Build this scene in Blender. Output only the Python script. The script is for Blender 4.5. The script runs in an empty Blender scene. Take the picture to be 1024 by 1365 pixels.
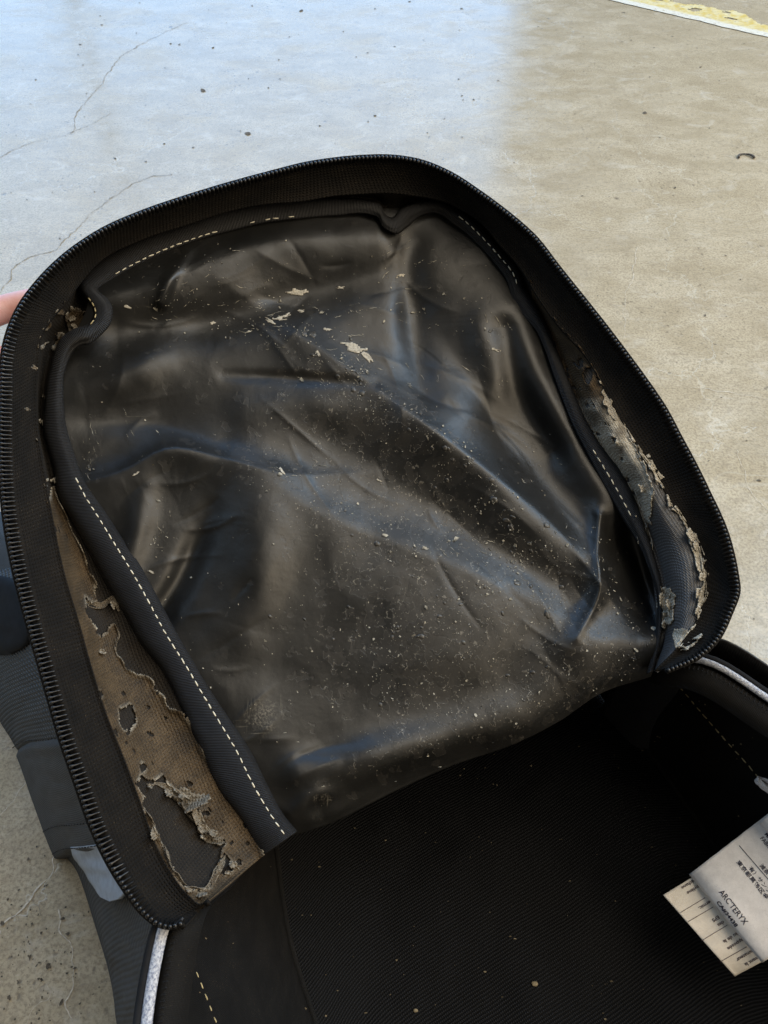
import bpy, bmesh, math, random
import numpy as np
from mathutils import Vector, Matrix

random.seed(7)
rng = np.random.default_rng(7)
SC = bpy.context.scene
COL = SC.collection

# ------------------------------------------------------------------ camera
CAM_H, PITCH, F = 0.55, math.radians(50.0), 1070.0      # metres, down tilt, focal length in photo pixels
CAM = np.array([0.0, 0.0, CAM_H])
FWD = np.array([0.0, math.cos(PITCH), -math.sin(PITCH)])
UPV = np.array([0.0, math.sin(PITCH), math.cos(PITCH)])
RGT = np.array([1.0, 0.0, 0.0])
cd = bpy.data.cameras.new('camera')
cd.sensor_fit = 'VERTICAL'
cd.sensor_height = 36.0
cd.lens = 36.0 * F / 1365.0
cd.clip_start, cd.clip_end = 0.01, 100.0
cam = bpy.data.objects.new('camera', cd)
COL.objects.link(cam)
cam.location = CAM
cam.rotation_euler = (math.pi / 2 - PITCH, 0, 0)
SC.camera = cam

# ------------------------------------------------------------------ light
world = bpy.data.worlds.new('World')
SC.world = world
world.use_nodes = True
bg = world.node_tree.nodes['Background']
bg.inputs[0].default_value = (1.0, 0.92, 0.80, 1)
bg.inputs[1].default_value = 0.15


def area(name, loc, direction, sx, sy, power, color):
    ld = bpy.data.lights.new(name, 'AREA')
    ld.shape = 'RECTANGLE'
    ld.size, ld.size_y, ld.energy, ld.color = sx, sy, power, color
    o = bpy.data.objects.new(name, ld)
    COL.objects.link(o)
    o.location = loc
    o.rotation_euler = Vector(direction).to_track_quat('-Z', 'Y').to_euler()
    return o


DOOR = (0.28, 0.56, 1.0)
# tall open doorway to the daylight, four metres ahead and round the left corner; a post stands in it
area('doorway_daylight', (-0.38, 4.0, 3.25), (0, -1, 0), 1.92, 6.4, 128.0, DOOR)
area('doorway_daylight', (-2.9, 4.0, 3.25), (0, -1, 0), 3.0, 6.4, 205.0, DOOR)
area('doorway_daylight', (-1.35, 4.0, 4.2), (0, -1, 0), 0.09, 4.5, 4.0, DOOR)
area('side_doorway_daylight', (-4.6, 1.6, 2.9), (1, 0, 0), 3.6, 5.0, 105.0, (0.50, 0.74, 1.0))
area('window_daylight', (3.3, 2.1, 3.0), (-1, -0.6, -0.85), 2.2, 2.8, 150.0, (0.46, 0.71, 1.0))
# warm light: unseen fill added at right for the floor, a ceiling lamp overhead
area('warm_fill_light', (5.6, -1.5, 3.6), (-0.85, 0.22, -0.5), 6.0, 4.5, 370.0, (1.0, 0.83, 0.60))
area('ceiling_light', (1.5, 0.5, 3.5), (-0.3, 0, -1), 2.6, 2.6, 92.0, (1.0, 0.88, 0.70))

SC.cycles.max_bounces = 6
SC.cycles.diffuse_bounces = 3
SC.cycles.glossy_bounces = 3
SC.cycles.transmission_bounces = 1
SC.view_settings.view_transform = 'Standard'
SC.view_settings.look = 'None'
SC.view_settings.exposure = 0.0
SC.view_settings.gamma = 1.0
SC.view_settings.use_curve_mapping = False


# ------------------------------------------------------------------ geometry helpers
def ray(p):
    p = np.asarray(p, float)
    u = (p[..., 0] - 512.0) / F
    v = (682.5 - p[..., 1]) / F
    return u[..., None] * RGT + v[..., None] * UPV + FWD


def at(p, d):
    """point of the place that stands d metres deep along the sight line of photo point p"""
    return CAM + ray(p) * np.asarray(d, float)[..., None]


def at_z(p, z):
    r = ray(p)
    d = (np.asarray(z, float) - CAM_H) / r[..., 2]
    return CAM + r * d[..., None]


def rim_depth(p):
    """depth of the plane in which the raised flap's zipper rim lies"""
    p = np.asarray(p, float)
    return 1.0 / (2.27 - 0.000286 * (p[..., 0] - 480) + 0.000621 * (p[..., 1] - 210))


def catmull(pts, s, knots=None):
    """sample a smooth curve through pts (n,k) at parameters s; knots are the parameters of pts"""
    pts = np.asarray(pts, float)
    n = len(pts)
    if knots is None:
        L = np.concatenate([[0], np.cumsum(np.linalg.norm(np.diff(pts[:, :2], axis=0), axis=1))])
        knots = L / L[-1]
    knots = np.asarray(knots, float)
    m = np.zeros_like(pts)
    dk = np.diff(knots)[:, None]
    sl = np.diff(pts, axis=0) / np.maximum(dk, 1e-9)
    m[1:-1] = (sl[:-1] * dk[1:] + sl[1:] * dk[:-1]) / np.maximum(dk[:-1] + dk[1:], 1e-9)
    m[0], m[-1] = sl[0], sl[-1]
    s = np.asarray(s, float)
    i = np.clip(np.searchsorted(knots, s, side='right') - 1, 0, n - 2)
    h = (knots[i + 1] - knots[i])[:, None]
    t = ((s - knots[i]) / np.maximum(h[:, 0], 1e-9))[:, None]
    return ((2 * t**3 - 3 * t**2 + 1) * pts[i] + (t**3 - 2 * t**2 + t) * h * m[i]
            + (-2 * t**3 + 3 * t**2) * pts[i + 1] + (t**3 - t**2) * h * m[i + 1])


def keyed(pts, keys):
    """knots of a polyline whose points keys={index: parameter} are pinned; the rest follow arc length"""
    pts = np.asarray(pts, float)
    L = np.concatenate([[0], np.cumsum(np.linalg.norm(np.diff(pts[:, :2], axis=0), axis=1))])
    ks = sorted(keys)
    return np.interp(L, [L[k] for k in ks], [keys[k] for k in ks])


def near(pts, q):
    pts = np.asarray(pts, float)
    return int(np.argmin(np.hypot(pts[:, 0] - q[0], pts[:, 1] - q[1])))


def hash2(ix, iy, seed):
    h = (ix.astype(np.int64) * 374761393 + iy.astype(np.int64) * 668265263 + seed * 1442695041) & 0x7fffffff
    h = ((h ^ (h >> 13)) * 1274126177) & 0x7fffffff
    h = h ^ (h >> 16)
    return (h & 0xffff) / 65535.0


def vnoise(x, y, seed=0):
    x = np.asarray(x, float); y = np.asarray(y, float)
    ix, iy = np.floor(x), np.floor(y)
    fx, fy = x - ix, y - iy
    fx = fx * fx * fx * (fx * (fx * 6 - 15) + 10)
    fy = fy * fy * fy * (fy * (fy * 6 - 15) + 10)
    a, b = hash2(ix, iy, seed), hash2(ix + 1, iy, seed)
    c, d = hash2(ix, iy + 1, seed), hash2(ix + 1, iy + 1, seed)
    return (a * (1 - fx) + b * fx) * (1 - fy) + (c * (1 - fx) + d * fx) * fy


def fbm(x, y, seed=0, octs=4):
    s, a, n = 0.0, 0.5, 0.0
    for o in range(octs):
        s = s + a * vnoise(x * 2**o, y * 2**o, seed + 17 * o)
        n += a
        a *= 0.5
    return s / n - 0.5


def mesh_from(name, verts, faces, uv=None, attrs=None, smooth=True):
    me = bpy.data.meshes.new(name)
    me.from_pydata([tuple(v) for v in np.asarray(verts, float)], [], [tuple(int(i) for i in f) for f in faces])
    if smooth:
        me.polygons.foreach_set('use_smooth', [True] * len(me.polygons))
    if uv is not None:
        ul = me.uv_layers.new(name='UVMap')
        idx = np.empty(len(me.loops), dtype=np.int32)
        me.loops.foreach_get('vertex_index', idx)
        ul.data.foreach_set('uv', np.asarray(uv, float)[idx].ravel())
    for k, val in (attrs or {}).items():
        a = me.attributes.new(k, 'FLOAT', 'POINT')
        a.data.foreach_set('value', np.asarray(val, float).ravel())
    me.update()
    return me


def link(name, me, mat, parent=None):
    o = bpy.data.objects.new(name, me)
    COL.objects.link(o)
    if mat is not None and len(me.materials) == 0:
        me.materials.append(mat)
    if parent is not None:
        o.parent = parent
        o.matrix_parent_inverse = parent_inv(parent)
    return o


def parent_inv(p):
    m = Matrix.Identity(4)
    chain = []
    q = p
    while q is not None:
        chain.append(q)
        q = q.parent
    for q in reversed(chain):
        m = m @ (q.matrix_parent_inverse if q.parent else Matrix.Identity(4)) @ Matrix.Translation(q.location)
    return m.inverted()


def grid_faces(nr, nc, close_c=False):
    r = np.arange(nr - 1)[:, None]
    c = np.arange(nc if close_c else nc - 1)[None, :]
    c2 = (c + 1) % nc
    f = np.stack([r * nc + c + 0 * r, r * nc + c2 + 0 * r, (r + 1) * nc + c2, (r + 1) * nc + c], -1)
    return f.reshape(-1, 4)


def grid(name, P, mat, parent=None, uv=None, attrs=None, close_c=False, flip=False, solid=0.0, mask=None):
    nr, nc = P.shape[:2]
    f = grid_faces(nr, nc, close_c)
    if mask is not None:
        f = f[mask.ravel()]
    V = P.reshape(-1, 3)
    fnr = np.cross(V[f[:, 2]] - V[f[:, 0]], V[f[:, 3]] - V[f[:, 1]]).sum(0)
    if fnr @ (FWD if flip == 'away' else -FWD) < 0:     # front faces look at the opening, thickness goes behind
        f = f[:, ::-1]
    U = None if uv is None else uv.reshape(-1, 2)
    A = {k: np.asarray(v).ravel() for k, v in (attrs or {}).items()}
    if mask is not None:
        used = np.unique(f)
        remap = -np.ones(len(V), int)
        remap[used] = np.arange(len(used))
        f = remap[f]
        V = V[used]
        U = None if U is None else U[used]
        A = {k: v[used] for k, v in A.items()}
    me = mesh_from(name, V, f, U, A)
    o = link(name, me, mat, parent)
    if solid:
        md = o.modifiers.new('thickness', 'SOLIDIFY')
        md.thickness = solid
        md.offset = -1
    return o


def tube_path(path, radius, seg=8, squash=None, cap=True):
    """verts, faces, uv of a tube along a 3-D path"""
    P = np.asarray(path, float)
    n = len(P)
    T = np.gradient(P, axis=0)
    T /= np.linalg.norm(T, axis=1)[:, None] + 1e-12
    ref = -FWD
    N = ref - T * (T @ ref)[:, None]
    N /= np.linalg.norm(N, axis=1)[:, None] + 1e-12
    B = np.cross(T, N)
    R = np.broadcast_to(np.asarray(radius, float), (n,))
    a = np.linspace(0, 2 * math.pi, seg, endpoint=False)
    sq = 1.0 if squash is None else squash
    V = (P[:, None] + R[:, None, None] * (np.cos(a)[None, :, None] * B[:, None] + sq * np.sin(a)[None, :, None] * N[:, None])).reshape(-1, 3)
    faces = [tuple(f) for f in grid_faces(n, seg, True)]
    if cap:
        faces.append(tuple(range(seg))[::-1])
        faces.append(tuple((n - 1) * seg + k for k in range(seg)))
    L = np.concatenate([[0], np.cumsum(np.linalg.norm(np.diff(P, axis=0), axis=1))])
    uv = np.stack([np.repeat(L, seg), np.tile(a / (2 * math.pi) * 0.02, n)], -1)
    return V, faces, uv


# ------------------------------------------------------------------ material helpers
class NT:
    def __init__(self, name):
        self.m = bpy.data.materials.new(name)
        self.m.use_nodes = True
        self.t = self.m.node_tree
        self.b = self.t.nodes['Principled BSDF']
        self.out = self.t.nodes['Material Output']

    def n(self, typ, **kw):
        nd = self.t.nodes.new(typ)
        ins = kw.pop('ins', {})
        for k, v in kw.items():
            setattr(nd, k, v)
        for k, v in ins.items():
            self.set(nd.inputs[k], v)
        return nd

    def set(self, sock, v):
        if isinstance(v, bpy.types.NodeSocket):
            self.t.links.new(v, sock)
        elif isinstance(v, bpy.types.Node):
            self.t.links.new(v.outputs[0], sock)
        else:
            sock.default_value = v

    def uv(self, name='UVMap'):
        return self.n('ShaderNodeUVMap', uv_map=name).outputs[0]

    def pos(self):
        return self.n('ShaderNodeNewGeometry').outputs['Position']

    def mapping(self, vec, scale=(1, 1, 1), rot=(0, 0, 0), loc=(0, 0, 0)):
        return self.n('ShaderNodeMapping', ins={'Vector': vec, 'Scale': scale, 'Rotation': rot, 'Location': loc}).outputs[0]

    def noise(self, vec, scale, detail=4, rough=0.55, dist=0.0, col=False):
        nd = self.n('ShaderNodeTexNoise', ins={'Vector': vec, 'Scale': scale, 'Detail': detail, 'Roughness': rough, 'Distortion': dist})
        return nd.outputs['Color' if col else 'Fac']

    def vor(self, vec, scale, feature='F1', rand=1.0, out='Distance'):
        nd = self.n('ShaderNodeTexVoronoi', feature=feature, ins={'Vector': vec, 'Scale': scale, 'Randomness': rand})
        return nd.outputs[out]

    def ramp(self, fac, stops):
        nd = self.n('ShaderNodeMapRange', interpolation_type='SMOOTHSTEP',
                    ins={'Value': fac, 'From Min': stops[0], 'From Max': stops[1], 'To Min': stops[2] if len(stops) > 2 else 0.0,
                         'To Max': stops[3] if len(stops) > 3 else 1.0})
        return nd.outputs[0]

    def math(self, op, a, b=0.0, c=None, clamp=False):
        nd = self.n('ShaderNodeMath', operation=op, use_clamp=clamp)
        self.set(nd.inputs[0], a)
        self.set(nd.inputs[1], b)
        if c is not None:
            self.set(nd.inputs[2], c)
        return nd.outputs[0]

    def mix(self, fac, a, b):
        nd = self.n('ShaderNodeMix', data_type='RGBA')
        self.set(nd.inputs[0], fac)
        for s, v in ((6, a), (7, b)):
            if isinstance(v, (tuple, list)) and len(v) == 3:
                v = tuple(v) + (1,)
            self.set(nd.inputs[s], v)
        return nd.outputs[2]

    def attr(self, name):
        return self.n('ShaderNodeAttribute', attribute_name=name).outputs['Fac']

    def bump(self, height, dist, strength=1.0, normal=None):
        nd = self.n('ShaderNodeBump', ins={'Height': height, 'Distance': dist, 'Strength': strength})
        if normal is not None:
            self.set(nd.inputs['Normal'], normal)
        return nd.outputs[0]

    def wave(self, vec, scale, direction='X', dist=0.0):
        nd = self.n('ShaderNodeTexWave', bands_direction=direction, ins={'Vector': vec, 'Scale': scale, 'Distortion': dist})
        return nd.outputs['Fac']

    def done(self, color=None, rough=None, normal=None, spec=None, sheen=None, metal=None):
        for k, v in (('Base Color', color), ('Roughness', rough), ('Normal', normal), ('Specular IOR Level', spec),
                     ('Sheen Weight', sheen), ('Metallic', metal)):
            if v is not None:
                if isinstance(v, (tuple, list)) and len(v) == 3:
                    v = tuple(v) + (1,)
                self.set(self.b.inputs[k], v)
        return self.m


def mat_concrete():
    t = NT('concrete')
    p = t.pos()
    big = t.noise(p, 2.2, 5, 0.6)
    mid = t.noise(t.mapping(p, (1, 1.6, 1), (0, 0, 0.3)), 14, 6, 0.62, 0.4)
    fine = t.noise(p, 420, 3, 0.7)
    grain = t.noise(p, 1500, 2, 0.6)
    c = t.mix(t.ramp(mid, (0.3, 0.72)), (0.375, 0.308, 0.203), (0.52, 0.443, 0.315))
    c = t.mix(t.ramp(big, (0.35, 0.7, 0, 0.5)), c, (0.48, 0.40, 0.265))
    c = t.mix(t.ramp(fine, (0.42, 0.66, 0, 0.7)), c, (0.21, 0.17, 0.115))
    c = t.mix(t.ramp(grain, (0.55, 0.72, 0, 0.4)), c, (0.58, 0.52, 0.40))
    c = t.mix(t.ramp(t.noise(p, 150, 5, 0.75), (0.50, 0.66, 0, 0.55)), c, (0.25, 0.205, 0.14))
    c = t.mix(t.ramp(t.noise(p, 230, 4, 0.75), (0.56, 0.68, 0, 0.3)), c, (0.60, 0.53, 0.41))
    # pale scuffs and trowel arcs
    w = t.noise(p, 6, 3, 0.5, col=True)
    warped = t.n('ShaderNodeVectorMath', operation='MULTIPLY_ADD', ins={0: w, 1: (0.16, 0.16, 0.0), 2: p}).outputs[0]
    sc = t.vor(t.mapping(warped, (1, 3.2, 1), (0, 0, 0.5)), 3.3, 'DISTANCE_TO_EDGE')
    scm = t.math('MULTIPLY', t.ramp(sc, (0.0, 0.012, 1, 0)), t.ramp(t.noise(p, 9, 3), (0.5, 0.68)))
    c = t.mix(t.math('MULTIPLY', scm, 0.32), c, (0.6, 0.56, 0.47))
    blot = t.ramp(t.noise(t.mapping(p, (1, 1.3, 1)), 22, 5, 0.7, 0.8), (0.54, 0.72, 0, 0.5))
    c = t.mix(blot, c, (0.55, 0.50, 0.41))
    c = t.mix(t.ramp(t.noise(p, 48, 5, 0.7, 0.5), (0.52, 0.70, 0, 0.4)), c, (0.27, 0.22, 0.15))
    # fine cracks
    warped2 = t.n('ShaderNodeVectorMath', operation='MULTIPLY_ADD', ins={0: t.noise(p, 24, 4, 0.65, col=True), 1: (0.075, 0.075, 0.0), 2: p}).outputs[0]
    cr = t.vor(warped2, 5.2, 'DISTANCE_TO_EDGE')
    crm = t.math('MULTIPLY', t.ramp(cr, (0.0, 0.006, 1, 0)), t.ramp(t.noise(p, 5.5, 2), (0.43, 0.52)))
    c = t.mix(t.math('MULTIPLY', crm, 0.45), c, (0.60, 0.55, 0.44))
    # pits
    pz = t.ramp(t.noise(p, 7.0, 2), (0.47, 0.63))
    pit = t.vor(t.n('ShaderNodeVectorMath', operation='MULTIPLY_ADD', ins={0: t.noise(p, 160, 2, col=True), 1: (0.008, 0.008, 0), 2: p}).outputs[0], 95, 'F1')
    pitm = t.math('MULTIPLY', t.ramp(pit, (0.09, 0.2, 1, 0)), pz)
    c = t.mix(t.math('MULTIPLY', pitm, 0.6), c, (0.10, 0.082, 0.06))
    pit2 = t.math('MULTIPLY', t.ramp(t.vor(p, 14, 'F1'), (0.03, 0.075, 1, 0)), t.ramp(t.noise(p, 11, 1), (0.5, 0.6)))
    c = t.mix(t.math('MULTIPLY', pit2, 0.8), c, (0.12, 0.10, 0.075))
    und = t.noise(p, 22, 2, 0.4)
    h = t.math('MULTIPLY_ADD', und, 0.03, t.math('MULTIPLY', fine, 0.12))
    h = t.math('ADD', h, t.math('MULTIPLY', t.noise(t.mapping(p, (1, 1.7, 1), (0, 0, 0.2)), 75, 3, 0.6), 0.09))
    h = t.math('SUBTRACT', h, t.math('MULTIPLY', pitm, 0.35))
    h = t.math('SUBTRACT', h, t.math('MULTIPLY', crm, 0.45))
    h = t.math('SUBTRACT', h, t.math('MULTIPLY', pit2, 0.5))
    nrm = t.bump(h, 0.0012, 0.3)
    r = t.math('ADD', t.ramp(mid, (0.3, 0.75, 0.13, 0.22)), t.ramp(t.noise(t.mapping(p, (1, 1.5, 1)), 9, 5, 0.65, 0.6), (0.38, 0.66, 0.0, 0.16)))
    r = t.math('ADD', r, t.math('MULTIPLY', pz, 0.04))
    return t.done(c, r, nrm, 0.42)


def mat_paint():
    t = NT('worn_yellow_paint')
    p = t.pos()
    v = t.attr('across')
    n = t.noise(p, 60, 5, 0.7)
    c = t.mix(t.ramp(n, (0.35, 0.62)), (0.58, 0.43, 0.11), (0.66, 0.58, 0.34))
    edge = t.ramp(t.math('ADD', v, t.math('MULTIPLY', t.math('SUBTRACT', n, 0.5), 0.25)), (0.15, 0.24, 1, 0))
    c = t.mix(edge, c, (0.66, 0.63, 0.54))
    c = t.mix(t.ramp(t.noise(p, 130, 4, 0.7), (0.56, 0.64, 0, 0.8)), c, (0.42, 0.37, 0.28))
    return t.done(c, 0.45, t.bump(n, 0.001, 0.4), 0.4)


def mat_lining():
    t = NT('coated_lining')
    uv = t.uv()
    wear = t.attr('wear')
    scuff = t.attr('scuff')
    weave = t.math('MULTIPLY', t.wave(uv, 620, 'X', 0.4), t.wave(uv, 620, 'Y', 0.4))
    mott = t.noise(uv, 28, 5, 0.6)
    fine = t.noise(uv, 900, 3, 0.7)
    base = t.mix(t.ramp(mott, (0.35, 0.7)), (0.0060, 0.0060, 0.0056), (0.0100, 0.0098, 0.0090))
    # grey cloth where the coat has gone: islands with broken rims
    w = t.n('ShaderNodeVectorMath', operation='MULTIPLY_ADD', ins={0: t.noise(uv, 260, 3, 0.6, col=True), 1: (0.004, 0.004, 0), 2: uv}).outputs[0]
    isl = t.noise(t.mapping(w, (1, 1, 1), (0, 0, 0.6)), 115, 2.5, 0.55)
    isl_v = t.math('ADD', isl, t.math('MULTIPLY', t.math('SUBTRACT', wear, 0.5), 0.26))
    im = t.ramp(isl_v, (0.605, 0.625))
    base = t.mix(t.math('MULTIPLY', im, 0.20), base, (0.042, 0.038, 0.033))
    big = t.ramp(t.math('ADD', t.noise(w, 42, 4, 0.6), t.math('MULTIPLY', t.math('SUBTRACT', wear, 0.5), 0.35)), (0.60, 0.615))
    base = t.mix(t.math('MULTIPLY', big, 0.16), base, (0.042, 0.0375, 0.032))
    rim = t.math('MULTIPLY', t.ramp(t.math('ABSOLUTE', t.math('SUBTRACT', isl_v, 0.612)), (0.002, 0.009, 1, 0)), t.ramp(t.noise(uv, 210, 2), (0.50, 0.60)))
    rim = t.math('MULTIPLY', rim, t.ramp(wear, (0.3, 0.7)))
    base = t.mix(t.math('MULTIPLY', rim, 0.55), base, (0.16, 0.145, 0.12))
    # dust and broken bits of coat, irregular
    gate = t.ramp(t.math('ADD', wear, t.math('SUBTRACT', t.noise(uv, 34, 4, 0.7), 0.5)), (0.25, 0.95))
    k1 = t.noise(uv, 640, 3, 0.75)
    sp = t.ramp(t.math('ADD', k1, t.math('MULTIPLY', gate, 0.085)), (0.725, 0.75))
    base = t.mix(t.math('MULTIPLY', sp, 0.85), base, (0.22, 0.205, 0.17))
    k2 = t.noise(w, 300, 2, 0.6)
    sp2 = t.ramp(t.math('ADD', k2, t.math('MULTIPLY', gate, 0.05)), (0.775, 0.785))
    base = t.mix(t.math('MULTIPLY', sp2, 0.8), base, (0.30, 0.28, 0.235))
    # rims of burst blisters: broken rings
    rg = t.vor(w, 125, 'F1')
    rs = t.vor(w, 125, 'F1', 1.0, 'Color')
    ring = t.math('MULTIPLY', t.ramp(t.math('ABSOLUTE', t.math('SUBTRACT', rg, t.ramp(rs, (0.0, 1.0, 0.10, 0.30)))), (0.012, 0.045, 1, 0)), t.ramp(t.noise(uv, 420, 2), (0.50, 0.58)))
    ring = t.math('MULTIPLY', ring, t.math('MULTIPLY', t.ramp(rs, (0.50, 0.56)), t.ramp(wear, (0.45, 0.8))))
    base = t.mix(t.math('MULTIPLY', ring, 0.5), base, (0.20, 0.185, 0.155))
    # long scratches
    s1 = t.noise(t.mapping(uv, (900, 42, 1), (0, 0, 1.0)), 1.0, 3, 0.6)
    s2 = t.noise(t.mapping(uv, (52, 1000, 1), (0, 0, 0.10)), 1.0, 3, 0.6)
    s = t.math('MAXIMUM', t.ramp(s1, (0.62, 0.70)), t.ramp(s2, (0.64, 0.72)))
    s = t.math('MULTIPLY', s, t.ramp(t.math('ADD', scuff, t.math('SUBTRACT', t.noise(uv, 60, 4, 0.7), 0.5)), (0.28, 0.62)))
    base = t.mix(t.math('MULTIPLY', s, 0.35), base, (0.24, 0.215, 0.17))
    chalk = t.math('MULTIPLY', t.ramp(t.math('ADD', scuff, t.math('SUBTRACT', t.noise(uv, 240, 5, 0.75), 0.5)), (0.52, 0.80)), t.ramp(fine, (0.42, 0.6)))
    base = t.mix(t.math('MULTIPLY', chalk, 0.34), base, (0.26, 0.235, 0.19))
    r = t.ramp(mott, (0.3, 0.7, 0.34, 0.44))
    r = t.math('ADD', r, t.math('MULTIPLY', t.math('MAXIMUM', im, big), 0.045))
    r = t.math('ADD', r, t.math('MULTIPLY', fine, 0.06))
    n1 = t.bump(weave, 0.00014, 0.2)
    n2 = t.bump(t.math('ADD', t.math('MULTIPLY', fine, 0.3), t.math('SUBTRACT', t.math('MULTIPLY', rim, 0.8), t.math('MULTIPLY', im, 0.4))), 0.00025, 0.5, n1)
    n3 = t.bump(t.noise(uv, 60, 3, 0.5, 0.3), 0.0014, 0.35, n2)
    return t.done(base, r, n3, 0.5)


def mat_cloth(name, col, col2, scale=480, rough=0.75, strength=0.6, spec=0.3, dust=0.0, dust_col=(0.2, 0.16, 0.1), sheen=0.0):
    t = NT(name)
    uv = t.uv()
    a = t.wave(uv, scale, 'X', 0.3)
    b = t.wave(uv, scale, 'Y', 0.3)
    weave = t.math('MULTIPLY', a, b)
    n = t.noise(uv, 60, 5, 0.65)
    c = t.mix(t.ramp(n, (0.3, 0.7)), col, col2)
    if dust:
        d = t.math('MULTIPLY', t.ramp(t.noise(uv, 1300, 2, 0.6), (0.62, 0.74)), t.ramp(n, (0.42, 0.65)))
        c = t.mix(t.math('MULTIPLY', d, dust), c, dust_col)
    h = t.math('ADD', weave, t.math('MULTIPLY', t.noise(uv, 1400, 2), 0.5))
    return t.done(c, rough, t.bump(h, 0.0005, strength), spec, sheen)


def mat_gusset():
    t = NT('black_gusset_cloth')
    uv = t.uv()
    side_shade = t.attr('side_shade')
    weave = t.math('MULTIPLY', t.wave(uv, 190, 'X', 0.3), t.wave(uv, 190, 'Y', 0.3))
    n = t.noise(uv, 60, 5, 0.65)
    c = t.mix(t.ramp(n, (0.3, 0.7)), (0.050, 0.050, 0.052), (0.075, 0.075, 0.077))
    c = t.mix(side_shade, c, t.mix(t.ramp(n, (0.3, 0.7)), (0.009, 0.0075, 0.006), (0.017, 0.0135, 0.010)))  # shaded side painted brown-black, lit right side left charcoal
    c = t.mix(t.math('MULTIPLY', t.ramp(t.noise(uv, 1300, 2, 0.6), (0.62, 0.74)), 0.3), c, (0.16, 0.13, 0.08))
    h = t.math('ADD', weave, t.math('MULTIPLY', t.noise(uv, 1400, 2), 0.5))
    return t.done(c, t.math('MULTIPLY_ADD', side_shade, 0.35, 0.45), t.bump(h, 0.0005, 0.8), t.math('MULTIPLY_ADD', side_shade, -0.35, 0.6))


def mat_rib(name, col, period=0.00085, rough=0.62):
    t = NT(name)
    uv = t.uv()
    a = t.wave(uv, 1.0 / period / 3.1831, 'X', 0.25)
    n = t.noise(uv, 90, 4, 0.6)
    c = t.mix(t.ramp(n, (0.3, 0.75)), col, tuple(x * 1.5 for x in col))
    c = t.mix(t.ramp(t.noise(uv, 1500, 2), (0.70, 0.78, 0, 0.35)), c, (0.13, 0.12, 0.10))
    return t.done(c, rough, t.bump(t.math('ADD', a, t.math('MULTIPLY', t.noise(uv, 900, 2), 0.3)), 0.0006, 1.0), 0.4)


def mat_knit():
    t = NT('ribbed_knit_mesh')
    uv = t.uv()
    m = t.mapping(uv, (1, 1, 1), (0, 0, 0.12))
    a = t.wave(m, 175, 'Y', 1.2)
    b = t.wave(m, 260, 'X', 0.8)
    h = t.math('MULTIPLY', a, t.math('MULTIPLY_ADD', b, 0.6, 0.4))
    c = t.mix(h, (0.0024, 0.0025, 0.0028), (0.018, 0.0192, 0.022))
    d = t.math('MULTIPLY', t.ramp(t.vor(uv, 300, 'F1'), (0.05, 0.10, 1, 0)), t.ramp(t.noise(uv, 40, 3), (0.56, 0.66)))
    c = t.mix(t.math('MULTIPLY', d, 0.5), c, (0.15, 0.12, 0.07))
    return t.done(c, 0.85, t.bump(h, 0.0010, 0.8), 0.12)


def mat_web(name, col, col2, sx, sy, strength=0.9):
    t = NT(name)
    uv = t.uv()
    a = t.wave(uv, sx, 'X', 0.6)
    b = t.wave(t.mapping(uv, (1, 1, 1), (0, 0, 0.35)), sy, 'Y', 0.6)
    h = t.math('MULTIPLY', t.math('MULTIPLY_ADD', a, 0.6, 0.4), b)
    n = t.noise(uv, 70, 4, 0.6)
    c = t.mix(t.math('MULTIPLY', t.ramp(h, (0.12, 0.6)), t.ramp(n, (0.2, 0.7, 0.5, 1.0))), col, col2)
    return t.done(c, 0.6, t.bump(h, 0.0012, strength), 0.4)


def mat_coating():
    t = NT('brown_peeling_coating')
    uv = t.uv()
    pale = t.attr('pale')
    n = t.noise(uv, 85, 5, 0.65)
    f = t.noise(uv, 1100, 3, 0.7)
    c = t.mix(t.ramp(n, (0.3, 0.7)), (0.034, 0.022, 0.010), (0.076, 0.051, 0.026))
    c = t.mix(t.ramp(t.noise(uv, 34, 4, 0.7), (0.48, 0.68, 0, 0.8)), c, (0.017, 0.0135, 0.010))
    c = t.mix(t.ramp(f, (0.5, 0.72, 0, 0.3)), c, (0.20, 0.15, 0.085))
    c = t.mix(t.ramp(f, (0.46, 0.34, 0, 0.85)), c, (0.013, 0.011, 0.009))
    c = t.mix(pale, c, t.mix(t.ramp(f, (0.38, 0.62)), (0.22, 0.195, 0.15), (0.60, 0.56, 0.47)))
    weave = t.math('MULTIPLY', t.wave(uv, 200, 'X', 0.3), t.wave(uv, 200, 'Y', 0.3))
    h = t.math('ADD', weave, t.math('MULTIPLY', f, 0.5))
    return t.done(c, 0.7, t.bump(h, 0.0006, 0.7), 0.3)


def mat_simple(name, col, rough=0.5, spec=0.5, nscale=0, nd=0.0005, vary=0.0):
    t = NT(name)
    c = tuple(col) + (1,)
    if nscale:
        p = t.pos()
        n = t.noise(p, nscale, 4, 0.6)
        if vary:
            c = t.mix(t.ramp(n, (0.3, 0.7)), tuple(x * (1 - vary) for x in col), tuple(min(1, x * (1 + vary)) for x in col))
        return t.done(c, rough, t.bump(n, nd, 0.5), spec)
    return t.done(c, rough, None, spec)


def mat_reflective():
    t = NT('silver_reflective_binding')
    uv = t.uv()
    n = t.noise(uv, 700, 3, 0.7)
    c = t.mix(t.ramp(n, (0.35, 0.62)), (0.16, 0.18, 0.25), (0.50, 0.52, 0.56))
    c = t.mix(t.ramp(t.noise(uv, 120, 3), (0.62, 0.72, 0, 0.6)), c, (0.22, 0.23, 0.26))
    return t.done(c, 0.45, t.bump(n, 0.0006, 0.6), 0.6)


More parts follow.
